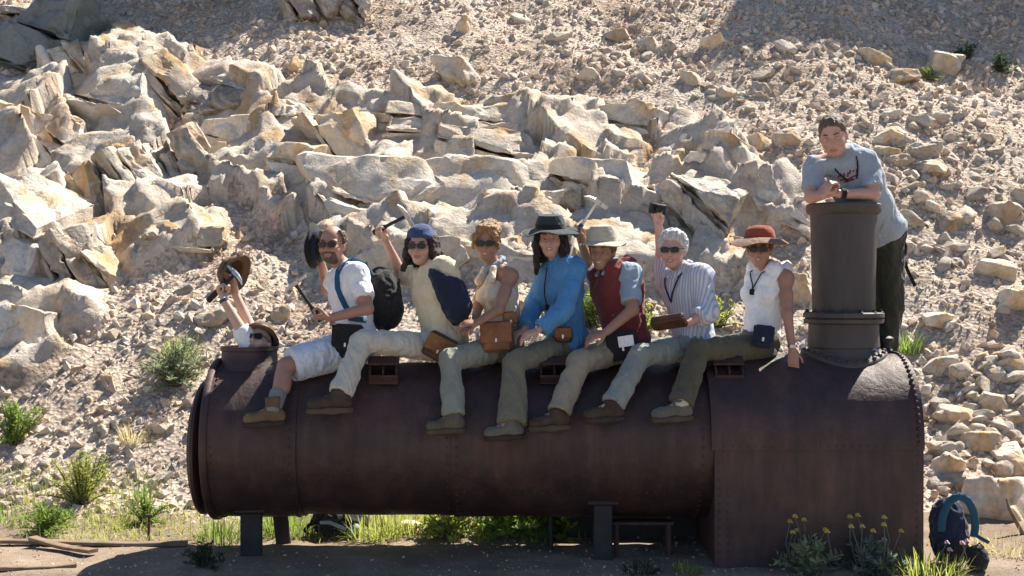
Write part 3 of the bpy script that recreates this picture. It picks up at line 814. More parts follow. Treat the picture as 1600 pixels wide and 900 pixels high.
# smokebox front: rim, plate, dished door with hinge and dogs
MB().lathe([(BR - .05, 0), (BR + .028, 0), (BR + .034, .01), (BR + .034, .035), (BR + .026, .045), (BR - .05, .045)], (-1.965, 0, BZ), (1, 0, 0), 64, cap=False).build('smokebox_rim', M['iron'], boiler, True)
MB().lathe([(.001, 0), (BR - .01, 0), (BR - .01, .02), (.001, .02)], (-1.945, 0, BZ), (1, 0, 0), 56, cap=False).build('front_plate', M['rust'], boiler, True)
door = MB().lathe([(.001, -.06), (.12, -.057), (.25, -.045), (.36, -.026), (.40, -.012), (.405, .0), (.43, .0), (.44, .01), (.44, .03), (.43, .04), (.38, .06), (.36, .11), (.001, .11)], (-2.055, 0, BZ - .06), (1, 0, 0), 56, cap=False).build('smokebox_door', M['iron'], boiler, True)
MB().box((-2.118, 0, BZ - .06), (.02, .05, .5), bev=.006).box((-2.10, .2, BZ + .1), (.02, .3, .05), bev=.006).build('hinge_strap', M['rust'], door)
# hatch collar on the smokebox with its saddle and flange
col = MB().lathe([(HR + .07, -.14), (HR + .045, -.05), (HR + .008, -.005), (HR + .004, .06), (HR + .012, .066), (HR + .012, .094), (HR - .02, .094), (HR - .02, -.12)], (HX, 0, 1.37), (0, 0, 1), 48, cap=False)
col.build('hatch_collar', M['iron'], boiler, True)
# firebox: wrapper with vertical sides, lap seam, backhead
def fire_profile(r, zc, zb, n=28):
    pts = [(-r, zb)] + [(-r, zb + (zc - zb) * t) for t in (.25, .5, .75)]
    pts += [(-r * math.cos(a), zc + r * math.sin(a)) for a in np.linspace(0, math.pi, n)]
    pts += [(r, zb + (zc - zb) * t) for t in (.75, .5, .25)] + [(r, zb)]
    return pts
def wrap(x0, x1, r, zc, zb, t, steps=14):
    m = MB(); V = []; pr = fire_profile(r, zc, zb); pi_ = fire_profile(r - t, zc, zb); n = len(pr)
    for prof in (pr, pi_):
        for x in np.linspace(x0, x1, steps):
            for (y, z) in prof:
                dn = .006 * math.sin(5 * x + 6 * z) * math.sin(4 * z + 2 * y)
                V.append((x, y + math.copysign(dn, y), z))
    F = []; S = steps * n
    for L in (0, 1):
        for i in range(steps - 1):
            for k in range(n - 1):
                a = L * S + i * n + k; q = (a, a + 1, a + 1 + n, a + n); F.append(q[::-1] if L else q)
    for i in (0, steps - 1):
        for k in range(n - 1): a = i * n + k; F.append((a, a + 1, a + 1 + S, a + S))
    for i in range(steps - 1):
        for k in (0, n - 1): a = i * n + k; F.append((a, a + n, a + n + S, a + S))
    return m.add(V, F)
fb = wrap(FX0, FX1, FR, FZ, .03, .016).build('firebox', M['iron'], boiler, True)
crown = wrap(FX0 - .02, FX1 + .004, FR + .012, FZ, FZ - .045, .011).build('crown_sheet', M['iron'], boiler, True)
sp = [((x, -FR - .012, FZ - .02), (0, -1, 0)) for x in np.arange(FX0 + .01, FX1, .05)]
rivet_part(sp, crown)
er = []
for (y, z) in fire_profile(FR + .013, FZ, .1, 40):
    if z > FZ - .05: er.append(((FX1 - .03, y, z), nrm((0, y, max(z - FZ, 0)))))
rivet_part(er, crown, .015, .014)
vs = [((x, -FR - .001, z), (0, -1, 0)) for x in (FX0 + .03, FX0 + .085, FX1 - .04) for z in np.arange(.1, FZ - .06, .05)]
rivet_part(vs, fb)
stays = [((x, -FR + .001, z), (0, -1, 0)) for x in np.arange(FX0 + .2, FX1 - .1, .12) for z in np.arange(.16, FZ - .1, .12)]
rivet_part(stays, fb, .008, .004)
def endplate(x, r, zc, zb, t):
    m = MB(); pr = fire_profile(r, zc, zb); n = len(pr)
    V = [(x, y, z) for y, z in pr] + [(x + t, y, z) for y, z in pr]
    F = [list(range(n)), [n + i for i in range(n)][::-1]] + [(i, (i + 1) % n, n + (i + 1) % n, n + i) for i in range(n)]
    return m.add(V, F)
endplate(FX1 - .025, FR - .02, FZ, .035, .02).build('backhead', M['rust'], boiler)
endplate(FX0 + .01, FR - .02, FZ, .035, .02).build('throat_plate', M['rust'], boiler)
# chimney
CX = 2.205; ch = MB().lathe([(.205, 1.66), (.209, 1.9), (.213, 2.15), (.218, 2.335)], (CX, 0, 0), n=56, cap=False)
chim = ch.build('chimney', M['chim'], boiler, True)
MB().lathe([(.19, 2.33), (.222, 2.335), (.240, 2.35), (.246, 2.372), (.246, 2.40), (.238, 2.409), (.18, 2.409), (.18, 2.2), (.19, 2.2)], (CX, 0, 0), n=56, cap=False).build('chimney_cap', M['chim'], chim, True)
MB().lathe([(.19, 1.615), (.252, 1.615), (.260, 1.622), (.262, 1.644), (.246, 1.648), (.246, 1.652), (.264, 1.656), (.264, 1.682), (.255, 1.69), (.19, 1.69)], (CX, 0, 0), n=56, cap=False).build('flange', M['chim'], chim, True)
MB().lathe([(.19, 1.46), (.236, 1.46), (.230, 1.54), (.230, 1.612), (.19, 1.612)], (CX, 0, 0), n=56, cap=False).build('chimney_base', M['chim'], chim, True)
bl = MB()
for k in range(14):
    a = 2 * math.pi * k / 14; bl.lathe([(.014, -.05), (.014, -.006), (.02, -.006), (.02, .012), (.012, .016), (.012, .03), (.001, .03)], (CX + .243 * math.cos(a), .243 * math.sin(a), 1.68), n=6, cap=False)
tag(bl.build('bolts', M['black_iron'], chim), kind='stuff')
# saddle: collar that follows the crown
m = MB(); V = []; n = 56
for (r, dz) in ((.215, .09), (.225, .05), (.245, .028), (.272, .024), (.282, .014), (.284, -.03)):
    for k in range(n):
        a = 2 * math.pi * k / n; y = r * math.sin(a); zc = FZ + math.sqrt((FR + .012) ** 2 - y * y)
        V.append((CX + r * math.cos(a), y, (zc if r > .24 else max(zc, FZ + FR - .01)) + dz))
m.add(V, [(i * n + k, i * n + (k + 1) % n, (i + 1) * n + (k + 1) % n, (i + 1) * n + k) for i in range(5) for k in range(n)])
sad = m.build('saddle', M['chim'], chim, True)
sp = []
for k in range(26):
    a = 2 * math.pi * k / 26; y = .262 * math.sin(a); zc = FZ + math.sqrt((FR + .012) ** 2 - y * y)
    sp.append(((CX + .262 * math.cos(a), y, zc + .024), nrm((0, y, zc - FZ))))
rivet_part(sp, chim, .016, .016)
# lifting ring and fitting by the chimney
th = np.linspace(0, 2 * math.pi, 17)
MB().tube([(2.36 + .035 * math.cos(a), -.17, 1.415 + .035 * math.sin(a)) for a in th], .008, 6, cap=False).build('lifting_ring', M['steel'], boiler, True)
MB().lathe([(.05, 0), (.05, .05), (.036, .06), (.036, .10), (.055, .105), (.055, .13), (.03, .15), (.001, .15)], (2.50, .06, 1.385), n=20, cap=False).build('valve', M['black_iron'], boiler, True)
# step brackets riveted to the upper barrel
for px in (600, 866, 1137):
    a = math.radians(33); cx = P(px, 578, -.3)[0]; r0 = BR + .012 if px < 1137 else BR + .012
    c = A(cx, -r0 * math.sin(a), BZ + r0 * math.cos(a)); nrv = A(0, -math.sin(a), math.cos(a)); tv = A(0, -math.cos(a), -math.sin(a))
    B = np.stack([A(1, 0, 0), tv, nrv], 1)
    br = MB().box(c + nrv * .004, (.19, .17, .014), B, .004).box(c + nrv * .055 + tv * -.06, (.19, .014, .10), B, .004).box(c + nrv * .035 + tv * .075, (.19, .012, .06), B, .004).build('bracket', M['iron'], boiler)
    w = MB()
    for dx in (-.085, 0, .085): w.box(c + nrv * .05 + A(dx, 0, 0), (.012, .13, .09), B, .002)
    w.box(c + nrv * .105 + tv * -.03, (.2, .09, .012), B, .003).build('bracket_web', M['iron'], br)
# supports
lx = P(392, 835, -.2)[0]
lg = MB().box((lx, -.18, .24), (.14, .05, .36), bev=.008).box((lx, -.13, .24), (.02, .12, .36)).box((lx, -.17, .41), (.2, .2, .03), bev=.006).build('support_leg', M['black_iron'], boiler)
MB().box((lx + .13, .22, .22), (.10, .04, .34), rotm(0, 0, -.12), .006).build('support_leg', M['rust'], boiler)
sx = P(942, 830, -.3)[0]
MB().box((sx, -.3, .26), (.12, .05, .40), bev=.006).box((sx, -.27, .475), (.20, .16, .03), bev=.006).box((sx, -.22, .26), (.02, .12, .40)).build('support_leg', M['black_iron'], boiler)
MB().box((sx + .02, .28, .25), (.12, .05, .42), bev=.006).build('support_leg', M['black_iron'], boiler)
# plain black plates behind the post, backing the space under the barrel
MB().box((.765, .42, .24), (1.05, .03, .42), bev=.006).box((.26, .22, .22), (.03, .40, .34), bev=.006).build('black_plates', M['black_iron'], boiler)

# rusty trestle standing under the barrel
tx = P(1003, 830, -.1)[0]; zt = .1
tr = thing('iron_trestle', 'small rusty angle iron stand under the barrel beside the firebox', 'stand', (tx, -.12, zt))
MB().box((tx, -.12, .315), (.40, .14, .022), bev=.004).build('stand_top', M['rust'], tr)
for dx in (-.17, .17):
    for y in (-.18, -.06): MB().box((tx + dx, y, .205), (.026, .02, .21), bev=.003).build('leg', M['rust'], tr)
MB().box((tx, -.06, .43), (.42, .018, .03), bev=.003).box((tx - .18, -.06, .37), (.03, .018, .12), bev=.003).box((tx + .18, -.06, .37), (.03, .018, .12), bev=.003).build('back_rail', M['rust'], tr)

# ------------------------------------------------------------------ people
H_BODY, H_CLOTH = .0065, .0085
CAMP = A(0, CAM_Y, CAM_Z)
def frame(f, u):
    f = nrm(f); l = nrm(np.cross(u, f)); u = np.cross(f, l); return f, l, u
class Head:
    def __init__(s, c, f, u=(0, 0, 1), sc=1.0): s.c = np.asarray(c, float); s.F, s.L, s.U = frame(f, u); s.s = sc
    def w(s, f, l, u): return s.c + s.s * (f * s.F + l * s.L + u * s.U)
    @property
    def R(s): return np.stack([s.F, s.L, s.U])
    def local(s, V): return ((V - s.c) @ s.R.T) / s.s
    def r(s, *v): return A(*v) * s.s
def head_prims(S, h, female=False, jaw=1.0, smile=False):
    Rm = h.R
    def e(f, l, u, r, k=.02, sub=False): S.ell(h.w(f, l, u), h.r(*r), Rm, k=k, sub=sub)
    e(-.012, 0, .035, (.100, .077, .098), .02)
    e(.022, 0, -.030, (.070, .062 * jaw, .082), .03)
    e(.058, 0, -.088, (.032, .034 * jaw, .026), .03)
    for sg in (-1, 1):
        e(.058, sg * .040, -.022, (.030, .026, .026), .02)
        e(-.008, sg * .078, -.004, (.022, .011, .033), .008)
        e(.090, sg * .013, -.030, (.012, .010, .009), .006)
        S.cap(h.w(.082, sg * .012, .030), h.w(.070, sg * .052, .028), .011 * h.s, .009 * h.s, k=.012)
    S.cap(h.w(.088, 0, .012), h.w(.108, 0, -.026), .009 * h.s, .0125 * h.s, k=.012)
    for sg in (-1, 1): e(.098, sg * .033, .006, (.018, .020, .012), .012, True)
    q = .008 if smile else .0
    S.path([h.w(.074, -.027, -.057 + q), h.w(.088, -.012, -.057), h.w(.088, .012, -.057), h.w(.074, .027, -.057 + q)], [.006 * h.s, .0085 * h.s, .0085 * h.s, .006 * h.s], k=.008)
    S.path([h.w(.074, -.025, -.064 + q), h.w(.086, -.010, -.071), h.w(.086, .010, -.071), h.w(.074, .025, -.064 + q)], [.005 * h.s, .0085 * h.s, .0085 * h.s, .005 * h.s], k=.008)
    S.path([h.w(.088, -.026, -.0615 + q * .9), h.w(.099, 0, -.0635), h.w(.088, .026, -.0615 + q * .9)], [.003 * h.s, .0055 * h.s if smile else .003, .003 * h.s], k=.003, sub=True)
    if smile:
        for sg in (-1, 1): e(.066, sg * .038, -.030, (.026, .024, .022), .015)
def hand_prims(S, wr, d, pn, curl, ts, s=1.0):
    d = nrm(d); pn = nrm(pn - d * (pn @ d)); lat = np.cross(d, pn)
    S.cap(wr + d * .028 * s, wr + d * .070 * s, .034 * s, .042 * s, k=.015, flat=(pn, .42))
    for i in range(4):
        p = wr + d * .090 * s + lat * (1.5 - i) * .0205 * s * ts; L = (.95, 1.06, 1.0, .80)[i] * s
        for j, ln in enumerate((.044, .027, .022)):
            a = curl[j] + .05 * i; q = p + (d * math.cos(a) + pn * math.sin(a)) * ln * L
            S.cap(p, q, (.0092, .0086, .008)[j] * s, (.0086, .008, .007)[j] * s, k=.004); p = q
    p = wr + d * .028 * s + lat * ts * .030 * s + pn * .008; cl = min(1, curl[0])
    q = p + nrm(d * .75 + lat * ts * (.7 - .45 * cl) + pn * (.25 + .5 * cl)) * .044 * s; S.cap(p, q, .0125 * s, .0105 * s, k=.01)
    r = q + nrm(d * .8 + lat * ts * (.25 - .6 * cl) + pn * (.2 + .5 * cl)) * .032 * s; S.cap(q, r, .010 * s, .0085 * s, k=.004)
    return wr + d * .092 * s + pn * .026 * s, lat * ts
GRIP = (1.15, 2.5, 3.6); RELAX = (.35, .8, 1.15); FLAT = (.1, .2, .3)

def torso_prims(S, p, e, g=1., k=.05, clip=None, shoulders=True, slim=0.):
    u, H = p['u'], p['H']; fp, fc, lp, lc = p['fp'], p['fc'], p['lp'], p['lc']
    Rp = np.stack([fp, lp, u]); Rc = np.stack([fc, lc, u]); fm = p['female']
    fmid = nrm(fp + fc); lmid = nrm(np.cross(u, fmid)); Rmid = np.stack([fmid, lmid, u])
    S.ell(p['pel'] + u * .02, (.108 * g + e, (.165 if fm else .16) * g + e, .115 + e), Rp, k=k, clip=clip)
    S.ell(p['pel'] + u * .36 * H, (.098 * g + e, (.122 if fm else .138) * g + e, .14 + e), Rmid, k=k, clip=clip)
    S.ell(p['pel'] + u * .68 * H, ((.100 if fm else .115) * g + e, (.140 if fm else .160) * (.5 + .5 * g) + e, .155 + e), Rc, k=k, clip=clip)
    if fm:
        for sg in (-1, 1): S.ell(p['pel'] + u * .66 * H + fc * .075 + lc * sg * .068, (.052 + e, .055 + e, .055 + e), Rc, k=.03, clip=clip)
    if shoulders:
        S.cap(p['shL'], p['shR'], .056 + e, k=k, clip=clip)
        for q in (p['shL'], p['shR']): S.cap(p['neck'] + u * .02, q + u * .012, .042 + e * .6, .045 + e * .6, k=.03, clip=clip)
def person(label, spec):
    p = dict(female=False, g=1., e=.02, jaw=1., hs=1.0, ag=1.0); p.update(spec)
    p['u'] = nrm(p['neck'] - p['pel']); p['H'] = np.linalg.norm(p['neck'] - p['pel']); u = p['u']
    for a, b, t in (('lp', 'fp', p['tp']), ('lc', 'fc', p['tc'])):           # twist angles: 0 faces -X, 90 faces the camera
        f = A(-math.cos(math.radians(t)), -math.sin(math.radians(t)), 0); l = nrm(np.cross(u, f)); p[a] = l; p[b] = np.cross(l, u)
    w = p.get('shw', .150 if p['female'] else .170)
    p['shL'] = p['neck'] - u * .055 + p['lc'] * w; p['shR'] = p['neck'] - u * .055 - p['lc'] * w
    for k_ in ('shL', 'shR'):
        if k_ + '_' in p: p[k_] = p[k_ + '_']
    S = SDF(); torso_prims(S, p, -.006, p['g'])
    h = p['headf'] = Head(p['head'], p['hf'], p.get('hu', (0, 0, 1)), p['hs'])
    S.cap(p['neck'] - u * .03, h.w(-.012, 0, -.05), .056 if not p['female'] else .048, .050 if not p['female'] else .044, k=.03)
    head_prims(S, h, p['female'], p['jaw'], p.get('grin', True))
    p['grip'] = {}
    for side, ts in (('L', 1), ('R', 1)):
        if 'arm' + side not in p: continue
        el, wr, hd, pn, curl, ts = p['arm' + side]; ag = p['ag'] * (.86 if p['female'] else 1)
        sh = p['sh' + side]
        S.cap(sh, el, .050 * ag, .040 * ag, k=.035); S.cap(el, wr, .041 * ag, .027 * ag, k=.02)
        S.cap(sh * .55 + el * .45, sh * .3 + el * .7, .046 * ag, .042 * ag, k=.02)
        p['grip'][side] = hand_prims(S, wr, hd, np.asarray(pn, float), curl, ts, .92 if p['female'] else 1.0)
    for (hip, kn, an, td) in p.get('legs', []):
        bl_ = 1 if p.get('barelegs') else .86; S.cap(hip, kn, .080 * p['g'] * bl_, .056 * bl_, k=.04); S.cap(kn, an, .054 * bl_, .037, k=.02); S.ell(kn * .65 + an * .35 - nrm(td) * (.012 if p.get('barelegs') else 0), ((.05, .05, .09) if p.get('barelegs') else (.034, .034, .08)), np.stack([nrm(td), nrm(np.cross(an - kn, td)), nrm(an - kn)]), k=.03)
        S.cap(an, an + nrm(td) * .12 - A(0, 0, .05), .035, .028, k=.02)
    base = p.get('base', p['pel'] - A(0, 0, .11))
    root = thing('person', label, 'person', base, p.get('group'))
    V, F = S.vf(H_BODY)
    cen = V[F].mean(1); lc = h.local(cen); mi = np.zeros(len(F), int)
    lips = (lc[:, 0] > .08) & (np.abs(lc[:, 1]) < .024) & (np.abs(lc[:, 2] + .064 - (8 if p.get('grin', True) else 0) * lc[:, 1] ** 2) < .0125 - 9 * lc[:, 1] ** 2); mi[lips] = 1
    if p.get('beard'):
        be = (lc[:, 0] > .02) & (lc[:, 2] < -.040) & (lc[:, 2] > -.125) & (~lips) & (np.abs(lc[:, 1]) < p['beard']); mi[be] = 2
    body = obj('body', mesh_np('body', V, F, [p['skin'], M['lips'], p.get('hairm', M['hair_dark'])], True, mi), root)
    if p.get('smile', True):
        sm = MB(); a = np.linspace(-1, 1, 7)
        sm.tube([h.w(.0915 - .010 * t * t, .020 * t, -.063 + .0065 * t * t) for t in a], [.0028 * h.s + .0026 * h.s * (1 - t * t) for t in a], 6)
        sm.build('teeth', M['teeth'], root, True)
    if not p.get('shades'):
        for sg in (-1, 1):
            ey = MB().lathe([(.001, -.011), (.008, -.008), (.0112, 0), (.0105, .004), (.006, .0092)], h.w(.0765, sg * .033, .005), h.F, 10, cap=False).build('eye', M['eye'], root, True)
            MB().lathe([(.0062, .0090), (.004, .0108), (.0005, .0115)], h.w(.0765, sg * .033, .005), h.F, 10, cap=False).build('iris', M['grip_black'], ey, True)
    if not p.get('shades'):
        for sg in (-1, 1):
            ld = SDF(); dz = .0095 if not p.get('squint') else .0065
            for q, rr in ((1, .0075), (-1, .0065)): ld.path([h.w(.078, sg * .017, .005 + q * dz * .7), h.w(.0865, sg * .033, .005 + q * dz), h.w(.078, sg * .049, .005 + q * dz * .6)], [.005, rr, .005], k=.004)
            ld.build('eyelid', p['skin'], .0045, root)
    br = None
    for sg in (-1, 1): SDF().path([h.w(.092, sg * .016, .030), h.w(.088, sg * .036, .036), h.w(.072, sg * .056, .029)], [.0045, .0052, .003], k=.004).build('eyebrow', p.get('hairm', M['hair_dark']), .005, root)
    if p.get('shades'): shades(root, h)
    p['root'] = root
    return p
def shades(root, h):
    m = MB()
    for sg in (-1, 1):
        Rm = np.stack([nrm(h.L * sg - h.F * .35), h.U, nrm(h.F + h.L * sg * .35)], 1)
        c = h.w(.104, sg * .034, .008)
        ln = []
        for k in range(14):
            a = 2 * math.pi * k / 14; x = math.cos(a); y = math.sin(a)
            ln.append((.029 * math.copysign(abs(x) ** .75, x), .020 * math.copysign(abs(y) ** .75, y) - .004 * x * 0))
        V = [c + Rm @ A(x, y, .003) for x, y in ln] + [c + Rm @ A(x, y, -.003) for x, y in ln]; n = 14
        m.add(V, [list(range(n)), [n + i for i in range(n)][::-1]] + [(i, (i + 1) % n, n + (i + 1) % n, n + i) for i in range(n)])
    g = m.build('sunglasses', M['lens'], root, False)
    fr = MB().tube([h.w(.108, -.012, .014), h.w(.113, 0, .016), h.w(.108, .012, .014)], .003, 6)
    for sg in (-1, 1): fr.tube([h.w(.096, sg * .058, .016), h.w(.06, sg * .074, .016), h.w(.0, sg * .084, .014)], .003, 6)
    fr.build('frame', M['grip_black'], g, True)
def garment(p, name, mat, e, sleeves=None, hem=None, wrinkle=.006, seed=0, g=None, shoulders=True, extra=None, h=H_CLOTH, parent=None, wdir=None, neck=True):
    """sleeves: fraction of (upper arm + forearm) covered, per side; hem: metres below the pelvis centre"""
    S = SDF(); u = p['u']; g = g or p['g']
    clip = [(p['pel'] - u * (hem if hem is not None else .02), -u), (p['neck'] + u * .035, nrm(u - p['fc'] * .25))]
    torso_prims(S, p, e, g, clip=clip, shoulders=shoulders)
    if neck: S.cap(p['neck'] - u * .02, p['neck'] + u * .035, .066 if not p['female'] else .06, k=.03, clip=clip)
    for side, fr in (sleeves or {}).items():
        el, wr = p['arm' + side][:2]; sh = p['sh' + side]; ag = p['ag'] * (.86 if p['female'] else 1)
        L1 = np.linalg.norm(el - sh); L2 = np.linalg.norm(wr - el)
        if fr <= 1:
            d = nrm(el - sh); S.cap(sh, sh + d * (L1 * fr + .06), .050 * ag + e * .8, .046 * ag + e * 1.1, k=.035, clip=[(sh + d * L1 * fr, d)])
        else:
            S.cap(sh, el, .050 * ag + e * .8, .043 * ag + e * .8, k=.035); d = nrm(wr - el); q = L2 * (fr - 1)
            S.cap(el, el + d * (q + .05), .046 * ag + e * .9, .034 * ag + e * .8, k=.02, clip=[(el + d * q, d)])
    if extra: extra(S)
    return S.build(name, mat, h, parent or p['root'], wrinkle, seed, wdir=wdir)
def trousers(p, mat, end=.93, e=.022, flare=.0, seed=0, name='trousers', knee_end=None, wrinkle=.010, top=.10):
    S = SDF(); u = p['u']; Rp = np.stack([p['fp'], p['lp'], u]); clip = [(p['pel'] + u * top, u)]
    S.ell(p['pel'] + u * .02, (.108 * p['g'] + e * .7, .165 * p['g'] + e * .7, .118 + e * .4), Rp, k=.05, clip=clip)
    for (hip, kn, an, td) in p['legs']:
        if knee_end:
            d = nrm(kn - hip); L = np.linalg.norm(kn - hip) * knee_end
            S.cap(hip, hip + d * (L + .08), .086 * p['g'] + e, .078 + e, k=.05, clip=[(hip + d * L, d)]); continue
        S.cap(hip, kn, .078 * p['g'] + e * .6, .056 + e * .65, k=.05)
        d = nrm(an - kn); L = np.linalg.norm(an - kn) * end
        S.cap(kn, kn + d * (L + .06), .055 + e * .6, .046 + e * .8 + flare, k=.025, clip=[(kn + d * L, d)])
    return S.build(name, mat, H_CLOTH, p['root'], wrinkle, seed, wf=11, wdir=(.3, -.3, -.9))
def boots(p, mat, sole, sock=None, up=(0, 0, 1), s=1.0, only=None):
    s *= .95
    for i, (hip, kn, an, td) in enumerate(p['legs']):
        if only is not None and i not in only: continue
        td = nrm(td); up_ = nrm(A(*up) - td * (A(*up) @ td)); la = np.cross(up_, td)
        S = SDF(); bot = [(an - up_ * .078 * s, -up_)]
        S.cap(an + up_ * .07 * s, an - up_ * .01, .050 * s, .050 * s, k=.02, clip=[(an + up_ * (.085 if p.get('barelegs') else .035) * s, up_)])
        S.ell(an - td * .022 - up_ * .045 * s, (.055 * s, .043 * s, .05 * s), np.stack([td, la, up_]), k=.03, clip=bot)
        S.cap(an - up_ * .03 * s + td * .01, an - up_ * .056 * s + td * .145 * s, .046 * s, .040 * s, k=.03, clip=bot)
        S.ell(an - up_ * .052 * s + td * .15 * s, (.05 * s, .047 * s, .036 * s), np.stack([td, la, up_]), k=.02, clip=bot)
        b = S.build('boot', mat, .0065, p['root'], .0025, i)
        S = SDF(); c0 = an - up_ * .09 * s
        cl = [(c0 - up_ * .018 * s, -up_), (c0 + up_ * .016 * s, up_)]
        S.cap(c0 - td * .03 * s, c0 + td * .05 * s, .050 * s, .046 * s, k=.01, clip=cl); S.cap(c0 + td * .05 * s, c0 + td * .15 * s, .046 * s, .053 * s, k=.02, clip=cl)
        S.build('sole', sole, .0065, b)
        lace = MB()
        for j in range(2, 5):
            q = an + td * (.045 + .018 * j) * s + up_ * (.026 - .016 * j) * s
            lace.tube([q - la * .026, q + up_ * .006 + td * .004, q + la * .026], .004, 5)
        lace.build('laces', M['lace'], b, True)
        if sock is not None:
            S = SDF(); d = nrm(kn - an); S.cap(an, an + d * .11, .052, .054, k=.01, clip=[(an + d * .13, d)]); S.build('sock', sock, H_CLOTH, p['root'], .003, 3)
def hair(p, mat, style='short', seed=0, vol=.012):
    h = p['headf']; S = SDF(); Rm = h.R
    cl = [(h.w(.058, 0, .055), nrm(h.F * .85 - h.U * .52))]
    if style in ('short', 'bald', 'white', 'up'):
        if style == 'bald': cl = [(h.w(.02, 0, .06), nrm(h.F * .8 - h.U * .3)), (h.w(0, 0, .1), h.U)]
        cl2 = cl + [(h.w(0, 0, -.06), -h.U)]
        S.ell(h.w(-.016, 0, .038), h.r(.100 + vol, .079 + vol, .098 + vol), Rm, k=.01, clip=cl2)
    if style == 'white':
        S.ell(h.w(.04, .01, .105), h.r(.055, .07, .035), Rm, k=.03); S.ell(h.w(-.03, 0, .05), h.r(.105, .098, .085), Rm, k=.02, clip=[(h.w(.03, 0, 0), h.F)])
    if style == 'up':
        for i in range(14):
            a = R.uniform(-1.3, 1.3); q = h.w(-.02 - .07 * R.random(), .062 * math.sin(a), .085 + .05 * math.cos(a)); S.ell(q, h.r(.036, .03, .028), Rm, k=.025)
        for sg in (-1, 1): S.path([h.w(.075, sg * .02, .105), h.w(.072, sg * .07, .05), h.w(.045, sg * .086, -.02)], [.02, .018, .01], k=.015)
        S.ell(h.w(.045, 0, .115), h.r(.05, .07, .028), Rm, k=.02)
    if style in ('long', 'longdark'):
        S.ell(h.w(-.016, 0, .036), h.r(.112, .092, .105), Rm, k=.01, clip=cl)
        dn = -.22 if style == 'longdark' else -.15
        for sg in (-1, 1):
            for j in range(3):
                S.path([h.w(.03 - .05 * j, sg * .074, .06), h.w(.03 - .05 * j, sg * (.085 + .006 * j), -.04), h.w(.035 - .045 * j, sg * (.09 if style == 'longdark' else .115), dn + .02 * j)], [.022, .027, .014], k=.02)
        S.ell(h.w(-.06, 0, -.06), h.r(.06, .09, .11), Rm, k=.04)
    return S.build('hair', mat, .0065, p['root'], .010 if style != 'short' else .004, seed, wf=26)
def hat_mb(c, F_, L_, U_, R_, ch=.115, droop=.02, r0=.098, wob=.006, seed=0, flatTop=.8, curl=0.):
    m = MB(); n = 44; V = []; rr = random.Random(seed); ph = rr.uniform(0, 6)
    prof = [(r0 - .012, .02, 0), (r0 - .004, .004, 0), (R_ * .75 + r0 * .25, -.006, .5), (R_, -.006, 1), (R_ + .004, -.002, 1), (R_, .002, 1), (R_ * .6 + r0 * .4, .004, .35), (r0 + .004, .010, 0),
            (r0, .03, 0), (r0 * .95, ch * .6, 0), (r0 * flatTop, ch * .92, 0), (r0 * .5 * flatTop, ch, 0), (.001, ch - .006, 0)]
    for (r, hh, b) in prof:
        for k in range(n):
            a = 2 * math.pi * k / n
            z = hh - droop * b * b * (1 - curl * math.sin(a) ** 2 * 2) + wob * b * (math.sin(3 * a + ph) + .6 * math.sin(5 * a + 2 * ph))
            if hh > ch * .9: z -= .012 * math.cos(a) ** 2 * 0
            V.append(np.asarray(c) + F_ * r * 1.12 * math.cos(a) + L_ * r * math.sin(a) + U_ * z)
    m.add(V, [(i * n + k, i * n + (k + 1) % n, (i + 1) * n + (k + 1) % n, (i + 1) * n + k) for i in range(len(prof) - 1) for k in range(n)])
    b = MB(); V = []
    for (r, hh) in ((r0 + .002, .012), (r0 + .0045, .014), (r0 + .0015, .042), (r0 - .003, .043)):
        for k in range(n): a = 2 * math.pi * k / n; V.append(np.asarray(c) + F_ * r * 1.12 * math.cos(a) + L_ * r * math.sin(a) + U_ * hh)
    b.add(V, [(i * n + k, i * n + (k + 1) % n, (i + 1) * n + (k + 1) % n, (i + 1) * n + k) for i in range(3) for k in range(n)])
    return m, b
def snap(o, org, fc, lc, u, pts, off=.005, rad=.022):
    """points given as (sideways, up) lie on the front of garment o"""
    co = np.zeros(len(o.data.vertices) * 3, np.float32); o.data.vertices.foreach_get('co', co); co = co.reshape(-1, 3) - org
    a, b, c = co @ lc, co @ u, co @ fc; r = []
    for (x, z) in pts:
        k = (np.abs(a - x) < rad) & (np.abs(b - z) < rad) & (c > -.08)
        r.append(org + lc * x + u * z + fc * ((np.quantile(c[k], .9) if k.any() else .1) + off))
    return r
def wear_hat(p, mat, band, R_, tilt=.08, lift=.062, **kw):
    h = p['headf']; F_, L_, U_ = frame(h.F - h.U * tilt, h.U)
    a, b = hat_mb(h.w(-.012, 0, lift), F_, L_, U_, R_, **kw)
    o = a.build('hat', mat, p['root'], True); b.build('hat_band', band, o, True)
def hammer(label, g, hd, pd, grip, back=.10, L=.21, hl=.095):
    """g: where the hand holds it, hd: towards the head, pd: direction of the pick"""
    hd = nrm(hd); pd = nrm(pd - hd * (pd @ hd)); sd = np.cross(hd, pd)
    e = thing('geology_hammer', label, 'hammer', g)
    MB().tube([g - hd * back, g - hd * (back - .01), g + hd * .02, g + hd * .05], [.012, .016, .0155, .012], 10, flat=(pd, 1.25)).build('grip', grip, e, True)
    MB().tube([g + hd * .04, g + hd * (L - .01)], .009, 8, flat=(pd, 1.3)).build('handle', M['steel'] if grip is M['grip_blue'] else M['grip_black'], e, True)
    c = g + hd * L; Rm = np.stack([sd, pd, hd], 1)
    m = MB().box(c, (.026, .05, .032), Rm, .004).box(c - pd * .055, (.026, .06, .026), Rm, .005)
    m.tube([c + pd * .02, c + pd * .06 - hd * .006, c + pd * (hl + .01) - hd * .02], [.015, .012, .003], 8, flat=(sd, .8))
    m.build('head', M['steel'], e, True)
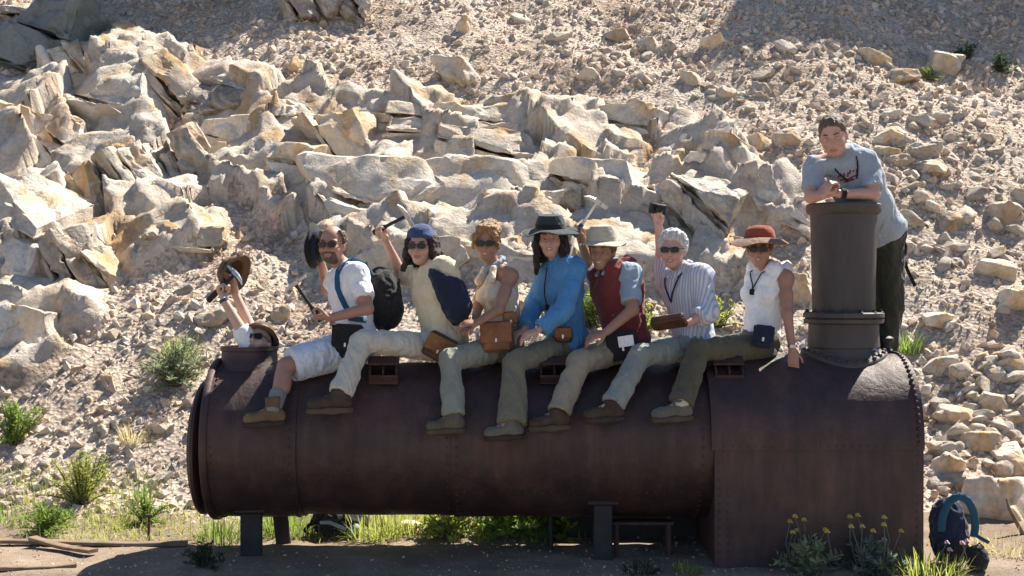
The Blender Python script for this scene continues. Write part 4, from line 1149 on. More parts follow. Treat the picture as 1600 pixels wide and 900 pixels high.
def pouch(label, c, size, Rm, mat, flap=None, name='belt_pouch', cat='pouch'):
    e = thing(name, label, cat, c)
    MB().box(c, size, Rm, min(size) * .22).build('bag', mat, e, True)
    Rm = np.asarray(Rm); up = Rm[:, 2]; fr = Rm[:, 1]
    fl = MB().box(c - fr * size[1] * .5 + up * size[2] * .14, (size[0] * 1.03, .012, size[2] * .66), Rm, .004).build('flap', flap or mat, e, True)
    MB().box(c - fr * (size[1] * .5 + .008) - up * size[2] * .1, (.018, .008, .03), Rm, .003).build('buckle', M['steel'], e, True)
    return e

M['lips'] = skin('lips', (.36, .18, .145)); M['teeth'] = simple('teeth', (.62, .58, .52), .4, .05); M['eye'] = simple('eye', (.38, .35, .32), .3, .05)
M['lens'] = simple('dark_lens', (.010, .008, .008), .25, .1, bump=0, spec=.35)
SK = {k: skin('skin_' + k, c) for k, c in dict(tan=(.37, .205, .145), fair=(.54, .36, .28), brown=(.33, .185, .125), pink=(.50, .30, .235)).items()}
for k, c in dict(hair_dark=(.035, .022, .016), hair_brown=(.16, .075, .035), hair_blond=(.38, .22, .10), hair_white=(.72, .70, .66), hair_short=(.15, .10, .07)).items(): M[k] = hairmat(k, c)
for k, c in dict(white=(.78, .79, .80), cream=(.62, .54, .38), tankcream=(.66, .55, .45), bluejkt=(.075, .23, .44), maroon=(.17, .035, .035), slate=(.28, .35, .42), greytee=(.31, .36, .41),
                 shorts=(.62, .66, .72), offwhite=(.52, .49, .41), sage=(.245, .25, .205), olive=(.165, .155, .11), khaki=(.27, .235, .175), sagelight=(.235, .26, .235), darkolive=(.095, .088, .06), forest=(.05, .052, .038),
                 navy=(.018, .024, .05), bandana=(.045, .07, .15), black=(.02, .02, .022), hatdark=(.035, .042, .048), hattan=(.46, .42, .33), hatred=(.27, .06, .035), hatbrim=(.21, .125, .08), brownhat=(.14, .085, .05), sock=(.20, .20, .19), strapblue=(.03, .09, .17), bootgrey=(.13, .122, .10)).items(): M[k] = fabric(k, c)
M['lace'] = fabric('lace', (.12, .09, .05)); M['sole'] = simple('boot_sole', (.035, .03, .026), .8); M['soletan'] = simple('tan_sole', (.075, .058, .04), .8)
M['boot_tan'] = simple('tan_boot', (.13, .09, .05), .8, .35, 12, .4); M['boot_brown'] = simple('brown_boot', (.055, .038, .026), .75, .35, 12, .4); M['boot_olive'] = simple('olive_boot', (.095, .088, .062), .8, .3, 12, .4)
M['leather'] = simple('tooled_leather', (.20, .085, .035), .55, .4, 14, .5, 40, .01); M['leather_dark'] = simple('dark_leather', (.075, .035, .022), .5, .4, 14, .5, 40, .01)
M['red'] = fabric('red_print', (.22, .03, .04))
t = NT('striped_shirt'); w = t.n('TexWave', wave_type='BANDS', bands_direction='X'); w.inputs['Scale'].default_value = 14; w.inputs['Distortion'].default_value = .8; w.inputs['Detail Scale'].default_value = 2
t.l(t.mapping((1, 1, 1), (0, 0, .7)), w.inputs['Vector'])
M['stripes'] = t.done(t.ramp(w.outputs['Fac'], [(.25, (.33, .40, .50)), (.55, (.58, .60, .64)), (.85, (.62, .57, .61))]), .9, t.bump(t.noise(14, 4), .25, .02), .15)

def legs(knee, ankle, td=(-1, -.12, -.05), hipdx=0, pel=None, kneeR=None):
    """near leg as seen; far leg straddles the other side of the barrel"""
    hl = pel + A(hipdx - .03, -.10, -.02); hr = pel + A(hipdx - .03, .10, -.02)
    mk = A(knee[0], .40, knee[2] - .02); ma = A(ankle[0] + .03, .59, ankle[2] - .02)
    return [(hl, knee, ankle, A(*td)), (hr, mk, ma, A(-1, .12, -.05))]
def look(pt, dx=0., dz=0.): v = nrm(CAMP - pt); return nrm(v + A(dx, 0, dz))
RIDE = 'people sitting astride the boiler'

# --- man in the hatch, only arms and crown of the head showing
hp = A(HX + .055, .0, 1.475)
p = person('person inside the boiler hatch, only raised arms and a face under a brown brim showing', dict(pel=A(HX, 0, .66), neck=A(HX + .03, .02, 1.29), head=hp, hf=(-.15, -.85, .5), tp=40, tc=40, skin=SK['fair'], shw=.10, base=A(HX, 0, .37), smile=False, shades=True,
    armL=(P(381, 522, -.05), P(350, 470, -.06), P(342, 448, -.06) - P(350, 470, -.06), (.6, -.2, .5), GRIP, 1),
    armR=(P(391, 512, .07), P(368, 460, .09), P(362, 438, .09) - P(368, 460, .09), (-.5, -.8, 0), RELAX, -1)))
wear_hat(p, M['brownhat'], M['leather_dark'], .128, tilt=-.25, lift=.05, droop=.0, ch=.09, wob=.004)
e_, w_ = p['armL'][:2]; S = SDF(); S.cap(p['shL'], e_, .066, .060, k=.02); d = nrm(w_ - e_); S.cap(e_, e_ + d * .12, .060, .050, k=.02, clip=[(e_ + d * .05, d)])
e2, w2 = p['armR'][:2]; S.cap(p['shR'], e2, .066, .055, k=.02, clip=[(e2, nrm(e2 - p['shR']))]); torso_prims(S, p, .015)
S.build('shirt', M['white'], H_CLOTH, p['root'], .006, 4)
MB().tube([w_ - d * .005, w_ + d * .015], .033, 12).build('wrist_band', M['bandana'], p['root'], True)
g, _ = p['grip']['L']
hammer('hammer held up out of the hatch by a raised hand', g, P(362, 430, -.06) - P(318, 474, -.06), A(.75, -.2, -.5), M['grip_black'], .14, .12, .08)
g, _ = p['grip']['R']; Fh, Lh, Uh = frame((.3, -.35, .8), A(.72, -.52, .28))
e = thing('brown_hat', 'brown felt hat waved in the air above the hatch', 'hat', P(364, 428, .07)); a, b = hat_mb(P(366, 428, .06), Fh, Lh, -Uh, .135, ch=.09, droop=.012)
a.build('crown_and_brim', M['brownhat'], e, True); b.build('hat_band', M['leather_dark'], e, True)

# --- man with backpack
pel = P(562, 538, 0); nk = P(541, 420, .0); hd_ = P(519, 384, -.05)
p = person('man in white T-shirt and pale shorts with a black backpack, foremost rider', dict(pel=pel, neck=nk, head=hd_, hf=look(hd_, -.35), tp=5, tc=28, skin=SK['tan'], g=1.06, hairm=M['hair_short'], beard=.05, shades=True, jaw=1.05, group=RIDE, barelegs=True, smile=False,
    armL=(P(574, 482, -.27), P(516, 497, -.36), A(-1, -.1, .05), (0, .25, .9), GRIP, -1),
    armR=(P(512, 452, .30), P(501, 408, .22), A(-.15, 0, 1), (.2, -.9, 0), GRIP, 1),
    legs=legs(P(447, 572, -.36), P(427, 640, -.55), pel=pel)))
shirt = garment(p, 't_shirt', M['white'], .022, dict(L=.72, R=.6), .10, .007, 21)
trousers(p, M['shorts'], knee_end=.92, e=.030, name='shorts', seed=22)
boots(p, M['boot_tan'], M['sole'], M['sock']); hair(p, M['hair_short'], 'bald')
g, lt = p['grip']['L']; hammer('hammer held in front by the man with the backpack', g, P(468, 446, -.40) - P(500, 492, -.37), A(-1, 0, -.55), M['grip_black'], .06, .235, .09)
g, _ = p['grip']['R']; Fh, Lh, Uh = frame((0, -.15, 1), A(1, -.28, 0))
e = thing('black_hat', 'black brimmed hat held up behind the backpack man\'s head', 'hat', P(494, 384, .16)); a, b = hat_mb(P(492, 384, .14), Fh, Lh, Uh, .135, ch=.07, droop=.01)
a.build('crown_and_brim', M['black'], e, True); b.build('hat_band', M['navy'], e, True)
# backpack
bc = P(598, 470, .12); e = thing('backpack', 'black daypack with blue strap on the back of the man in the white T-shirt', 'backpack', bc - A(0, 0, .2))
S = SDF(); S.ell(bc, (.12, .16, .21), k=.02); S.ell(bc + A(.05, -.05, -.06), (.09, .12, .12), k=.03); S.ell(bc + A(-.02, 0, .12), (.10, .14, .10), k=.03)
S.build('pack', M['black'], .01, e, .012, 5, 12)
S = SDF(); S.ell(bc + A(.10, -.10, -.05), (.05, .07, .09), k=.02); S.build('pocket', M['black'], .009, e, .006, 6, 14)
sh = p['shL']; uu = p['u']; fc = p['fc']; lc = p['lc']
fr = snap(shirt, nk, fc, lc, uu, [(.085, -.01), (.10, -.06), (.115, -.12), (.125, -.19), (.14, -.26), (.15, -.33)], .008)
MB().tube([bc + A(-.06, -.08, .16), nk + lc * .09 - fc * .10 + uu * .01, nk + lc * .085 - fc * .02 + uu * .055] + fr + [p['pel'] + uu * .16 + lc * .20 + fc * .03, bc + A(-.05, -.12, -.14)], .020, 8, flat=(lc, .4)).build('shoulder_strap', M['strapblue'], e, True)
MB().tube([bc + A(.115, -.10, .15), bc + A(.13, -.08, .02), bc + A(.12, -.10, -.14)], .008, 6).build('compression_strap', M['grip_black'], e, True)
pouch('black box bag hanging at the hip of the man with the backpack', P(544, 533, -.26), (.19, .09, .22), rotm(-.25, 0, .05), M['black'], name='hip_bag', cat='bag')

# --- man with blue bandana
pel = P(696, 536, 0); nk = P(674, 414, .0); hd_ = P(658, 386, -.06)
p = person('long-haired man in cream shirt and navy head scarf raising a hammer', dict(pel=pel, neck=nk, head=hd_, hf=look(hd_, -.3), tp=8, tc=32, skin=SK['pink'], g=1.12, hairm=M['hair_dark'], shades=True, group=RIDE, smile=False,
    armL=(P(716, 478, -.16), P(712, 530, .06), A(-.3, .4, -1), (0, 1, .2), RELAX, 1),
    armR=(P(629, 432, .26), P(603, 378, .16), A(-.28, -.1, 1), (-.6, -.7, 0), GRIP, 1),
    legs=legs(P(566, 533, -.36), P(531, 617, -.56), td=(-1, -.15, -.02), pel=pel)))
garment(p, 'shirt', M['cream'], .032, dict(L=1.7, R=.8), .16, .011, 31, wdir=(.1, 0, 1))
S = SDF(); el = p['armL'][0]; sh = p['shL']; d = nrm(el - sh); o_ = A(-.015, -.04, .0)
S.cap(sh + d * .02 + o_, el + o_ * .6, .098, .098, k=.02, clip=[(sh + d * .02 + o_, nrm(-d + A(.75, 0, .1)))], flat=(nrm(np.cross(d, A(1, 0, 0))), .8)); S.cap(el + o_ * .6, p['armL'][1] * .4 + el * .6, .09, .07, k=.02)
S.build('navy_sleeve', M['navy'], H_CLOTH, p['root'], .009, 33)
S = SDF(); u, fc, lc = p['u'], p['fc'], p['lc']
for sg in (-1, 1): S.path([nk + u * .05 - fc * .05 + lc * sg * .04, nk + u * .035 + lc * sg * .075, nk - u * .02 + fc * .10 + lc * sg * .04, nk - u * .10 + fc * .125 + lc * sg * .02], [.018, .02, .02, .012], k=.01)
S.build('collar', M['cream'], H_CLOTH, p['root'], .003, 34)
trousers(p, M['offwhite'], .97, .022, .012, 35); boots(p, M['boot_brown'], M['soletan'], s=1.1, up=(-.1, 0, 1)); hair(p, M['hair_dark'], 'long', 3)
h = p['headf']; S = SDF(); S.ell(h.w(-.016, 0, .05), h.r(.122, .103, .103), h.R, k=.01, clip=[(h.w(.06, 0, .052), nrm(-h.U + h.F * .15))]); S.ell(h.w(-.10, -.02, .045), h.r(.05, .05, .035), h.R, k=.02); S.build('head_scarf', M['bandana'], H_CLOTH, p['root'], .006, 36)
g, lt = p['grip']['R']; hammer('hammer swung high by the man with the navy head scarf', g, P(640, 338, .10) - P(597, 360, .13), A(-.55, -.2, .75), M['grip_black'], .05, .21, .085)
pouch('dark brown leather pouch hanging askew from the cream shirted man\'s hip', P(687, 543, -.27), (.19, .07, .17), rotm(-.1, .2, .5), M['leather_dark'], M['leather'])

# --- woman in cream tank top
pel = P(791, 538, 0); nk = P(776, 422, .0); hd_ = P(761, 382, -.05)
p = person('laughing woman in cream sleeveless top with hair pinned up and dark glasses', dict(pel=pel, neck=nk, head=hd_, hf=look(hd_, -.15), tp=10, tc=34, skin=SK['brown'], female=True, hairm=M['hair_blond'], shades=True, group=RIDE, hs=.97,
    armL=(P(779, 484, -.27), P(748, 503, -.37), A(-1, -.15, -.1), (0, .4, -.9), RELAX, 1),
    armR=(P(747, 478, .02), P(742, 506, -.20), A(-.4, -.9, -.1), (0, .1, -1), RELAX, -1),
    legs=legs(P(703, 562, -.38), P(709, 652, -.55), pel=pel)))
p['shL0'] = p['shL']
S = SDF(); u, fc, lc = p['u'], p['fc'], p['lc']
garment(p, 'tank_top', M['tankcream'], .012, None, .04, .005, 41, shoulders=False, neck=False)
S.path([p['pel'] + u * .44 + fc * .10 + lc * .08, nk + u * .01 + fc * .06 + lc * .055, nk + u * .03 - fc * .04 + lc * .05], [.03, .02, .016], k=.02); S.path([p['pel'] + u * .44 + fc * .10 - lc * .08, nk + u * .01 + fc * .06 - lc * .055, nk + u * .03 - fc * .04 - lc * .05], [.03, .02, .016], k=.02)
S.build('halter_strap', M['tankcream'], H_CLOTH, p['root'])
S = SDF(); th = np.linspace(0, 2 * math.pi, 13)
S.path([nk + u * (.045 - .03 * math.cos(a)) + fc * (.01 + .062 * math.cos(a)) + lc * .058 * math.sin(a) for a in th], .017, k=.008); S.path([nk + u * .02 + fc * .08, nk - u * .05 + fc * .11], [.02, .008], k=.01)
S.build('neckerchief', M['slate'], .007, p['root'], .003, 3)
trousers(p, M['sage'], .97, .022, .010, 45); boots(p, M['boot_olive'], M['soletan'], s=.95); hair(p, M['hair_blond'], 'up', 5)
pouch('tooled tan leather pouch on the hip of the woman in the cream top', P(777, 526, -.28), (.20, .09, .20), rotm(-.15, 0, -.05), M['leather'])
pouch('small tan leather case at the cream top woman\'s waist, above her larger pouch', P(797, 500, -.23), (.09, .07, .11), rotm(.1, 0, -.1), M['leather'])

# --- woman in blue jacket
pel = P(887, 536, 0); nk = P(874, 412, .0); hd_ = P(860, 374, -.05)
p = person('smiling woman in bright blue jacket and dark wide-brimmed hat', dict(pel=pel, neck=nk, head=hd_, hf=look(hd_, -.08), tp=10, tc=36, skin=SK['pink'], female=True, hairm=M['hair_brown'], group=RIDE, hs=1.0,
    armL=(P(884, 482, -.27), P(843, 515, -.36), A(-1, -.15, -.35), (0, .4, -.9), RELAX, 1),
    armR=(P(836, 474, .05), P(820, 514, -.18), A(-.7, -.5, -.4), (0, .1, -1), RELAX, -1),
    legs=legs(P(803, 566, -.38), P(800, 662, -.56), pel=pel)))
shirt = garment(p, 'jacket', M['bluejkt'], .030, dict(L=1.95, R=1.95), .05, .009, 51, wdir=(.2, 0, 1))
S = SDF(); u, fc, lc = p['u'], p['fc'], p['lc']
for sg in (-1, 1): S.path([nk + u * .06 - fc * .05, nk + u * .05 + lc * sg * .065, nk - u * .01 + fc * .095 + lc * sg * .03], [.02, .02, .014], k=.01)
S.build('collar', M['bluejkt'], H_CLOTH, p['root'])
ln = snap(shirt, nk, fc, lc, u, [(.0, -.02), (.0, -.08), (.005, -.14), (.0, -.20), (.0, -.26)]); MB().tube(ln, .004, 6).box(ln[-1] - u * .02, (.03, .02, .04), None, .005).build('lanyard', M['black'], p['root'], True)
trousers(p, M['olive'], 1.0, .028, .030, 55); boots(p, M['boot_grey'] if 'boot_grey' in M else M['bootgrey'], M['sole'], s=.95); hair(p, M['hair_dark'], 'longdark', 7)
wear_hat(p, M['hatdark'], M['black'], .185, droop=.012, wob=.012, seed=4, ch=.105)
pouch('small brown leather pouch at the waist of the woman in blue', P(881, 523, -.22), (.11, .06, .10), rotm(-.2, 0, 0), M['leather_dark'], M['leather'])

# --- man in maroon vest
pel = P(981, 538, 0); nk = P(957, 420, .0); hd_ = P(941, 394, -.06)
p = person('man in maroon vest over slate polo shirt and tan sun hat raising a hammer', dict(pel=pel, neck=nk, head=hd_, hf=look(hd_, -.3, -.05), tp=10, tc=34, skin=SK['brown'], g=1.1, hairm=M['hair_short'], group=RIDE,
    armL=(P(988, 484, -.27), P(948, 518, -.36), A(-1, -.15, -.3), (0, .4, -.9), RELAX, 1),
    armR=(P(921, 418, .22), P(909, 380, .14), A(-.15, -.1, 1), (-.5, -.8, 0), GRIP, 1),
    legs=legs(P(905, 566, -.38), P(872, 646, -.56), pel=pel)))
garment(p, 'polo_shirt', M['slate'], .020, dict(L=.80, R=.7), .08, .006, 61)
garment(p, 'vest', M['maroon'], .034, None, .10, .008, 62, shoulders=False, neck=False, extra=lambda S: [S.path([p['pel'] + p['u'] * .42 + p['lc'] * sg * .09 + p['fc'] * .07, p['neck'] - p['u'] * .02 + p['lc'] * sg * .10 + p['fc'] * .06, p['neck'] - p['u'] * .0 + p['lc'] * sg * .10 - p['fc'] * .05, p['pel'] + p['u'] * .4 + p['lc'] * sg * .09 - p['fc'] * .08], .06, k=.03) for sg in (-1, 1)])
S = SDF(); u, fc, lc = p['u'], p['fc'], p['lc']
for sg in (-1, 1): S.path([nk + u * .05 - fc * .05, nk + u * .04 + lc * sg * .075, nk - u * .02 + fc * .115 + lc * sg * .035], [.018, .02, .014], k=.01)
S.build('collar', M['slate'], H_CLOTH, p['root'])
trousers(p, M['khaki'], .98, .024, .014, 65); boots(p, M['boot_brown'], M['soletan']); hair(p, M['hair_short'], 'short', 8)
wear_hat(p, M['hattan'], M['hattan'], .155, tilt=-.02, droop=.010, wob=.008, seed=9, ch=.12, lift=.06)
g, lt = p['grip']['R']; hammer('hammer raised by the man in the maroon vest', g, P(934, 322, .10) - P(905, 365, .12), A(-.6, -.2, .4), M['grip_blue'], .05, .23, .09)
pouch('black belt bag with a white tag on the hip of the maroon vest man', P(974, 540, -.27), (.20, .09, .19), rotm(-.15, 0, -.15), M['black'], name='hip_bag', cat='bag')
o = MB().box(P(978, 533, -.335), (.10, .004, .07), rotm(-.15, 0, -.15), .001).build('white_tag', M['white']); o.parent = bpy.data.objects[[k for k in bpy.data.objects.keys() if k.startswith('hip_bag')][-1]]; o.location = -o.parent.location

# --- white-haired person in striped shirt
pel = P(1086, 538, 0); nk = P(1069, 424, .0); hd_ = P(1051, 392, -.05)
p = person('white-haired smiling person in blue striped shirt holding a camera aloft', dict(pel=pel, neck=nk, head=hd_, hf=look(hd_, -.2), tp=8, tc=34, skin=SK['pink'], g=1.0, hairm=M['hair_white'], shades=True, group=RIDE, shw=.16,
    armL=(P(1106, 488, -.24), P(1072, 505, -.36), A(-1, -.1, -.1), (0, .3, .9), RELAX, -1),
    armR=(P(1034, 398, .24), P(1029, 352, .18), A(-.05, -.1, 1), (-.3, -.9, 0), GRIP, 1),
    legs=legs(P(1001, 556, -.38), P(957, 633, -.56), pel=pel)))
shirt = garment(p, 'striped_shirt', M['stripes'], .030, dict(L=1.5, R=.7), .09, .009, 71, wdir=(.1, 0, 1))
S = SDF(); u, fc, lc = p['u'], p['fc'], p['lc']
for sg in (-1, 1): S.path([nk + u * .055 - fc * .05, nk + u * .045 + lc * sg * .072, nk - u * .02 + fc * .115 + lc * sg * .04], [.018, .02, .016], k=.01)
S.build('collar', M['stripes'], H_CLOTH, p['root'])
m = MB()
for sg in (-1, 1): m.tube([nk + u * .045 + fc * .0 + lc * sg * .075] + snap(shirt, nk, fc, lc, u, [(sg * .065, -.03), (sg * .045, -.08), (sg * .022, -.13), (0, -.19)], .007), .0055, 6)
m.build('lanyard', M['navy'], p['root'], True)
trousers(p, M['sagelight'], .98, .022, .010, 75); boots(p, M['boot_brown'], M['sole']); hair(p, M['hair_white'], 'white', 9)
g, _ = p['grip']['R']; Rm = rotm(.3, .1, .15)
e = thing('compact_camera', 'small black camera held high above the white-haired person', 'camera', g)
MB().box(g + A(0, -.01, .02), (.115, .04, .075), Rm, .008).build('camera_body', M['grip_black'], e, True); MB().lathe([(.025, 0), (.025, .03), (.02, .034), (.019, .022), (.001, .02)], g + A(0, -.03, .02), Rm @ A(0, -1, 0), 16, cap=False).build('camera_lens', M['lens'], e, True)
MB().box(g + Rm @ A(.02, 0, .062), (.035, .03, .014), Rm, .004).build('viewfinder', M['grip_black'], e, True)
g, _ = p['grip']['L']; c = P(1046, 503, -.42); Rm = rotm(-.2, .9, -.25)
e = thing('field_case', 'dark leather field case held on the lap of the white-haired person', 'case', c)
MB().box(c, (.22, .045, .12), Rm, .014).build('case', M['leather_dark'], e, True); MB().box(c + Rm @ A(0, -.028, .015), (.222, .014, .085), Rm, .005).build('flap', M['leather_dark'], e, True)

# --- woman in white sleeveless top
pel = P(1187, 538, 0); nk = P(1203, 420, .0); hd_ = P(1187, 391, -.06)
p = person('woman in white sleeveless top and red-crowned sun hat leaning back on one hand', dict(pel=pel, neck=nk, head=hd_, hf=look(hd_, -.1), tp=10, tc=36, skin=SK['tan'], female=True, hairm=M['hair_brown'], shades=True, group=RIDE, hs=.97,
    armL=(P(1230, 490, -.20), P(1238, 547, -.26), A(.05, -.15, -1), (.2, .9, -.5), FLAT, 1),
    armR=(P(1204, 490, .12), P(1207, 545, .02), A(-.1, -.2, -1), (.2, .9, -.4), FLAT, -1),
    legs=legs(P(1091, 547, -.36), P(1064, 632, -.56), pel=pel)))
shirt = garment(p, 'sleeveless_top', M['white'], .018, None, .06, .008, 81, shoulders=False, neck=False, extra=lambda S: [S.path([p['pel'] + p['u'] * .42 + p['lc'] * sg * .075 + p['fc'] * .07, p['neck'] - p['u'] * .005 + p['lc'] * sg * .085 + p['fc'] * .045, p['neck'] + p['u'] * .002 + p['lc'] * sg * .085 - p['fc'] * .04, p['pel'] + p['u'] * .4 + p['lc'] * sg * .08 - p['fc'] * .08], [.06, .052, .052, .06], k=.03) for sg in (-1, 1)])
u, fc, lc = p['u'], p['fc'], p['lc']; m = MB()
for sg in (-1, 1): ln = snap(shirt, nk, fc, lc, u, [(sg * .055, -.04), (sg * .035, -.08), (sg * .012, -.12), (0, -.15)], .006); m.tube([nk + u * .035 + lc * sg * .058] + ln, .0045, 6)
m.box(ln[-1] - u * .02, (.035, .02, .04), None, .006).build('lanyard', M['black'], p['root'], True)
w_ = p['armL'][1]; MB().tube([w_ + A(0, 0, .035), w_ + A(0, 0, .015)], .031, 14).build('wrist_watch', M['steel'], p['root'], True)
trousers(p, M['darkolive'], .98, .024, .016, 85); boots(p, M['bootgrey'], M['soletan'], M['offwhite']); hair(p, M['hair_brown'], 'short', 11)
wear_hat(p, M['hatbrim'], M['hatred'], .195, tilt=-.06, lift=.07, droop=.045, wob=.010, seed=14, ch=.03, curl=.25)
h = p['headf']; F_, L_, U_ = frame(h.F + h.U * .06, h.U); a, b = hat_mb(h.w(-.012, 0, .074), F_, L_, U_, .103, ch=.092, droop=.0, r0=.100, wob=0, flatTop=.72); a.build('hat_crown', M['hatred'], p['root'], True)
pouch('navy blue belt pouch on the hip of the woman in white', P(1193, 526, -.25), (.13, .08, .15), rotm(-.2, 0, .1), M['navy'])

# --- man leaning on the chimney
zf = 1.285
aL = A(2.55, .30, zf + .10); aR = A(2.44, .36, zf + .09)
pel = P(1374, 366, .27); nk = P(1320, 243, .02); hd_ = P(1302, 213, -.10)
p = person('man in grey T-shirt standing behind the chimney, forearms folded on its top', dict(pel=pel, neck=nk, head=hd_, hf=look(hd_, -.12, -.28), hu=(-.12, 0, 1), tp=62, tc=68, skin=SK['pink'], g=1.12, hairm=M['hair_short'], hs=1.08, base=A(2.5, .32, zf), shw=.195, ag=1.08, jaw=1.12, smile=False, grin=False, squint=True,
    shL_=P(1358, 256, -.02), shR_=P(1272, 258, .02),
    armL=(P(1364, 303, -.13), P(1310, 303, -.22), A(-.85, -.1, .50), (-.3, .6, -.6), (.9, 1.8, 2.5), 1),
    armR=(P(1268, 307, -.08), P(1284, 306, -.24), A(.45, -.15, .85), (.8, .5, -.3), (.9, 1.8, 2.5), -1),
    legs=[(pel + A(.06, -.03, -.05), A(2.60, .25, 1.74), aL, A(-.35, -.9, 0)), (pel + A(-.08, .05, -.05), A(2.47, .31, 1.74), aR, A(-.6, -.8, 0))]))
shirt = garment(p, 't_shirt', M['greytee'], .018, dict(L=.80, R=.8), .00, .009, 91, wdir=(.3, 0, 1), extra=lambda S: S.cap(p['pel'] + p['u'] * .02, p['pel'] + p['u'] * .55, .172, .15, k=.06, clip=[(p['pel'] - p['u'] * .0, -p['u'])], flat=(p['fc'], .85)))
trousers(p, M['forest'], 1.0, .030, .02, 95, wrinkle=.012, top=-.02); boots(p, M['boot_brown'], M['sole']); hair(p, M['hair_short'], 'short', 12, .0035)
u, fc, lc = p['u'], p['fc'], p['lc']; S = SDF()
for (x0, z0, x1, z1) in [(-.09 + .03 * i, .012 + .012 * math.sin(i * 1.7), -.078 + .03 * i, .03 - .008 * math.cos(i * 2.3)) for i in range(7)] + [(-.08, -.012, .0, -.018), (.0, -.018, .08, -.010), (-.05, -.032, .05, -.032)]:
    a_, b_ = snap(shirt, nk, fc, lc, u, [(x0 * .7 - .02, z0 - .085), (x1 * .7 - .02, z1 - .085)], -.001); S.cap(a_, b_, .006, k=.004)
S.build('shirt_print', M['red'], .006, p['root'])
m = MB()
for sg in (-1, 1): m.tube([nk + u * .05 + lc * sg * .078] + snap(shirt, nk, fc, lc, u, [(sg * .075, -.01), (sg * .062, -.05), (sg * .045, -.085), (sg * .03, -.115)], .006), .006, 6)
m.build('lanyard', M['black'], p['root'], True)
w_ = p['armL'][1]; MB().tube([w_ + A(.045, .005, 0), w_ + A(.015, 0, .003)], .036, 14).build('wrist_watch', M['black'], p['root'], True)
a0 = P(1408, 372, .28); st = thing('hip_strap', 'black webbing strap dangling from the standing man\'s belt', 'strap', P(1428, 446, .25))
MB().tube([a0, P(1413, 385, .24), P(1411, 398, .24)], .022, 8, flat=(A(.2, 1, 0), .5)).build('strap_pad', M['black'], st, True)
MB().tube([P(1411, 398, .24), P(1417, 420, .25), P(1430, 447, .25)], .012, 8, flat=(A(.2, 1, 0), .4)).build('loose_end', M['black'], st, True)

# ------------------------------------------------------------------ plants
def blades_vf(n, h, r0, spread, width, seed, droop=.5, base=(0, 0, 0), pts=None):
    r = np.random.default_rng(seed)
    if pts is None:
        a = r.uniform(0, 2 * math.pi, n); q = np.sqrt(r.uniform(0, 1, n)) * r0; B = np.stack([q * np.cos(a), q * np.sin(a), np.zeros(n)], 1) + np.asarray(base)
    else: B = pts; n = len(pts); a = r.uniform(0, 2 * math.pi, n)
    az = a + r.normal(0, .7, n); tilt = np.abs(r.normal(0, spread, n)); L = h * r.uniform(.45, 1.05, n)
    hd = np.stack([np.cos(az), np.sin(az), np.zeros(n)], 1); sd = np.stack([-np.sin(az + r.normal(0, .8, n)), np.cos(az), np.zeros(n)], 1)
    rows = []
    for t, wk in ((0, 1.), (.4, .9), (.75, .6), (1., .08)):
        an = tilt * (1 + droop * t * 1.6); c = B + L[:, None] * t * (hd * np.sin(an)[:, None] + np.array([0, 0, 1]) * np.cos(an)[:, None])
        rows += [c - sd * width * wk * .5, c + sd * width * wk * .5]
    V = np.stack(rows, 1).reshape(-1, 3); o = np.arange(n)[:, None] * 8
    F = np.concatenate([o + np.array([[i, i + 1, i + 3, i + 2]]) for i in (0, 2, 4)], 0)
    return V, F
def leafy_vf(nstem, h, spread, nleaf, leaf, seed, ratio=.4):
    """returns stems (MB) and leaf mesh data: pointed leaves set along arching stems"""
    r = np.random.default_rng(seed); mb = MB(); C_ = []; D_ = []
    for i in range(nstem):
        az = r.uniform(0, 6.28); tl = abs(r.normal(0, spread)); L = h * r.uniform(.6, 1.05); b = A(math.cos(az), math.sin(az), 0) * r.uniform(0, .25) * h * .4
        pts = [b + L * t * (A(math.cos(az), math.sin(az), 0) * math.sin(tl * (1 + .5 * t)) + A(0, 0, math.cos(tl * (1 + .5 * t)))) for t in (0, .35, .7, 1)]
        mb.tube(pts, [.006, .005, .004, .002], 4)
        for k in range(nleaf):
            t = r.uniform(.12, 1) * 3; j = min(2, int(t)); q = pts[j] + (pts[j + 1] - pts[j]) * (t - j)
            C_.append(q); v = r.normal(size=3); v[2] = abs(v[2]) * .7 + .15; D_.append(nrm(v))
    C_ = np.array(C_); D_ = np.array(D_); n = len(C_); s = leaf * r.uniform(.6, 1.25, n)[:, None]
    sd = np.cross(D_, r.normal(size=(n, 3))); sd /= np.linalg.norm(sd, axis=1)[:, None]; up = np.cross(sd, D_)
    V = np.stack([C_, C_ + D_ * s * .5 + sd * s * ratio * .5 + up * s * .08, C_ + D_ * s, C_ + D_ * s * .5 - sd * s * ratio * .5 + up * s * .08], 1).reshape(-1, 3)
    F = np.arange(n * 4).reshape(-1, 4)
    return mb, V, F
def grass_tuft(label, base, n, h, r0, mat, seed, spread=.35, width=.008, name='grass_tuft', cat='plant', flowers=None):
    e = thing(name, label, cat, base); V, F = blades_vf(n, h, r0, spread, width, seed)
    obj('blades', mesh_np('blades', V, F, M[mat], False), e, (0, 0, 0))
    if flowers: add_flowers(e, flowers, h, r0, seed)
    return e
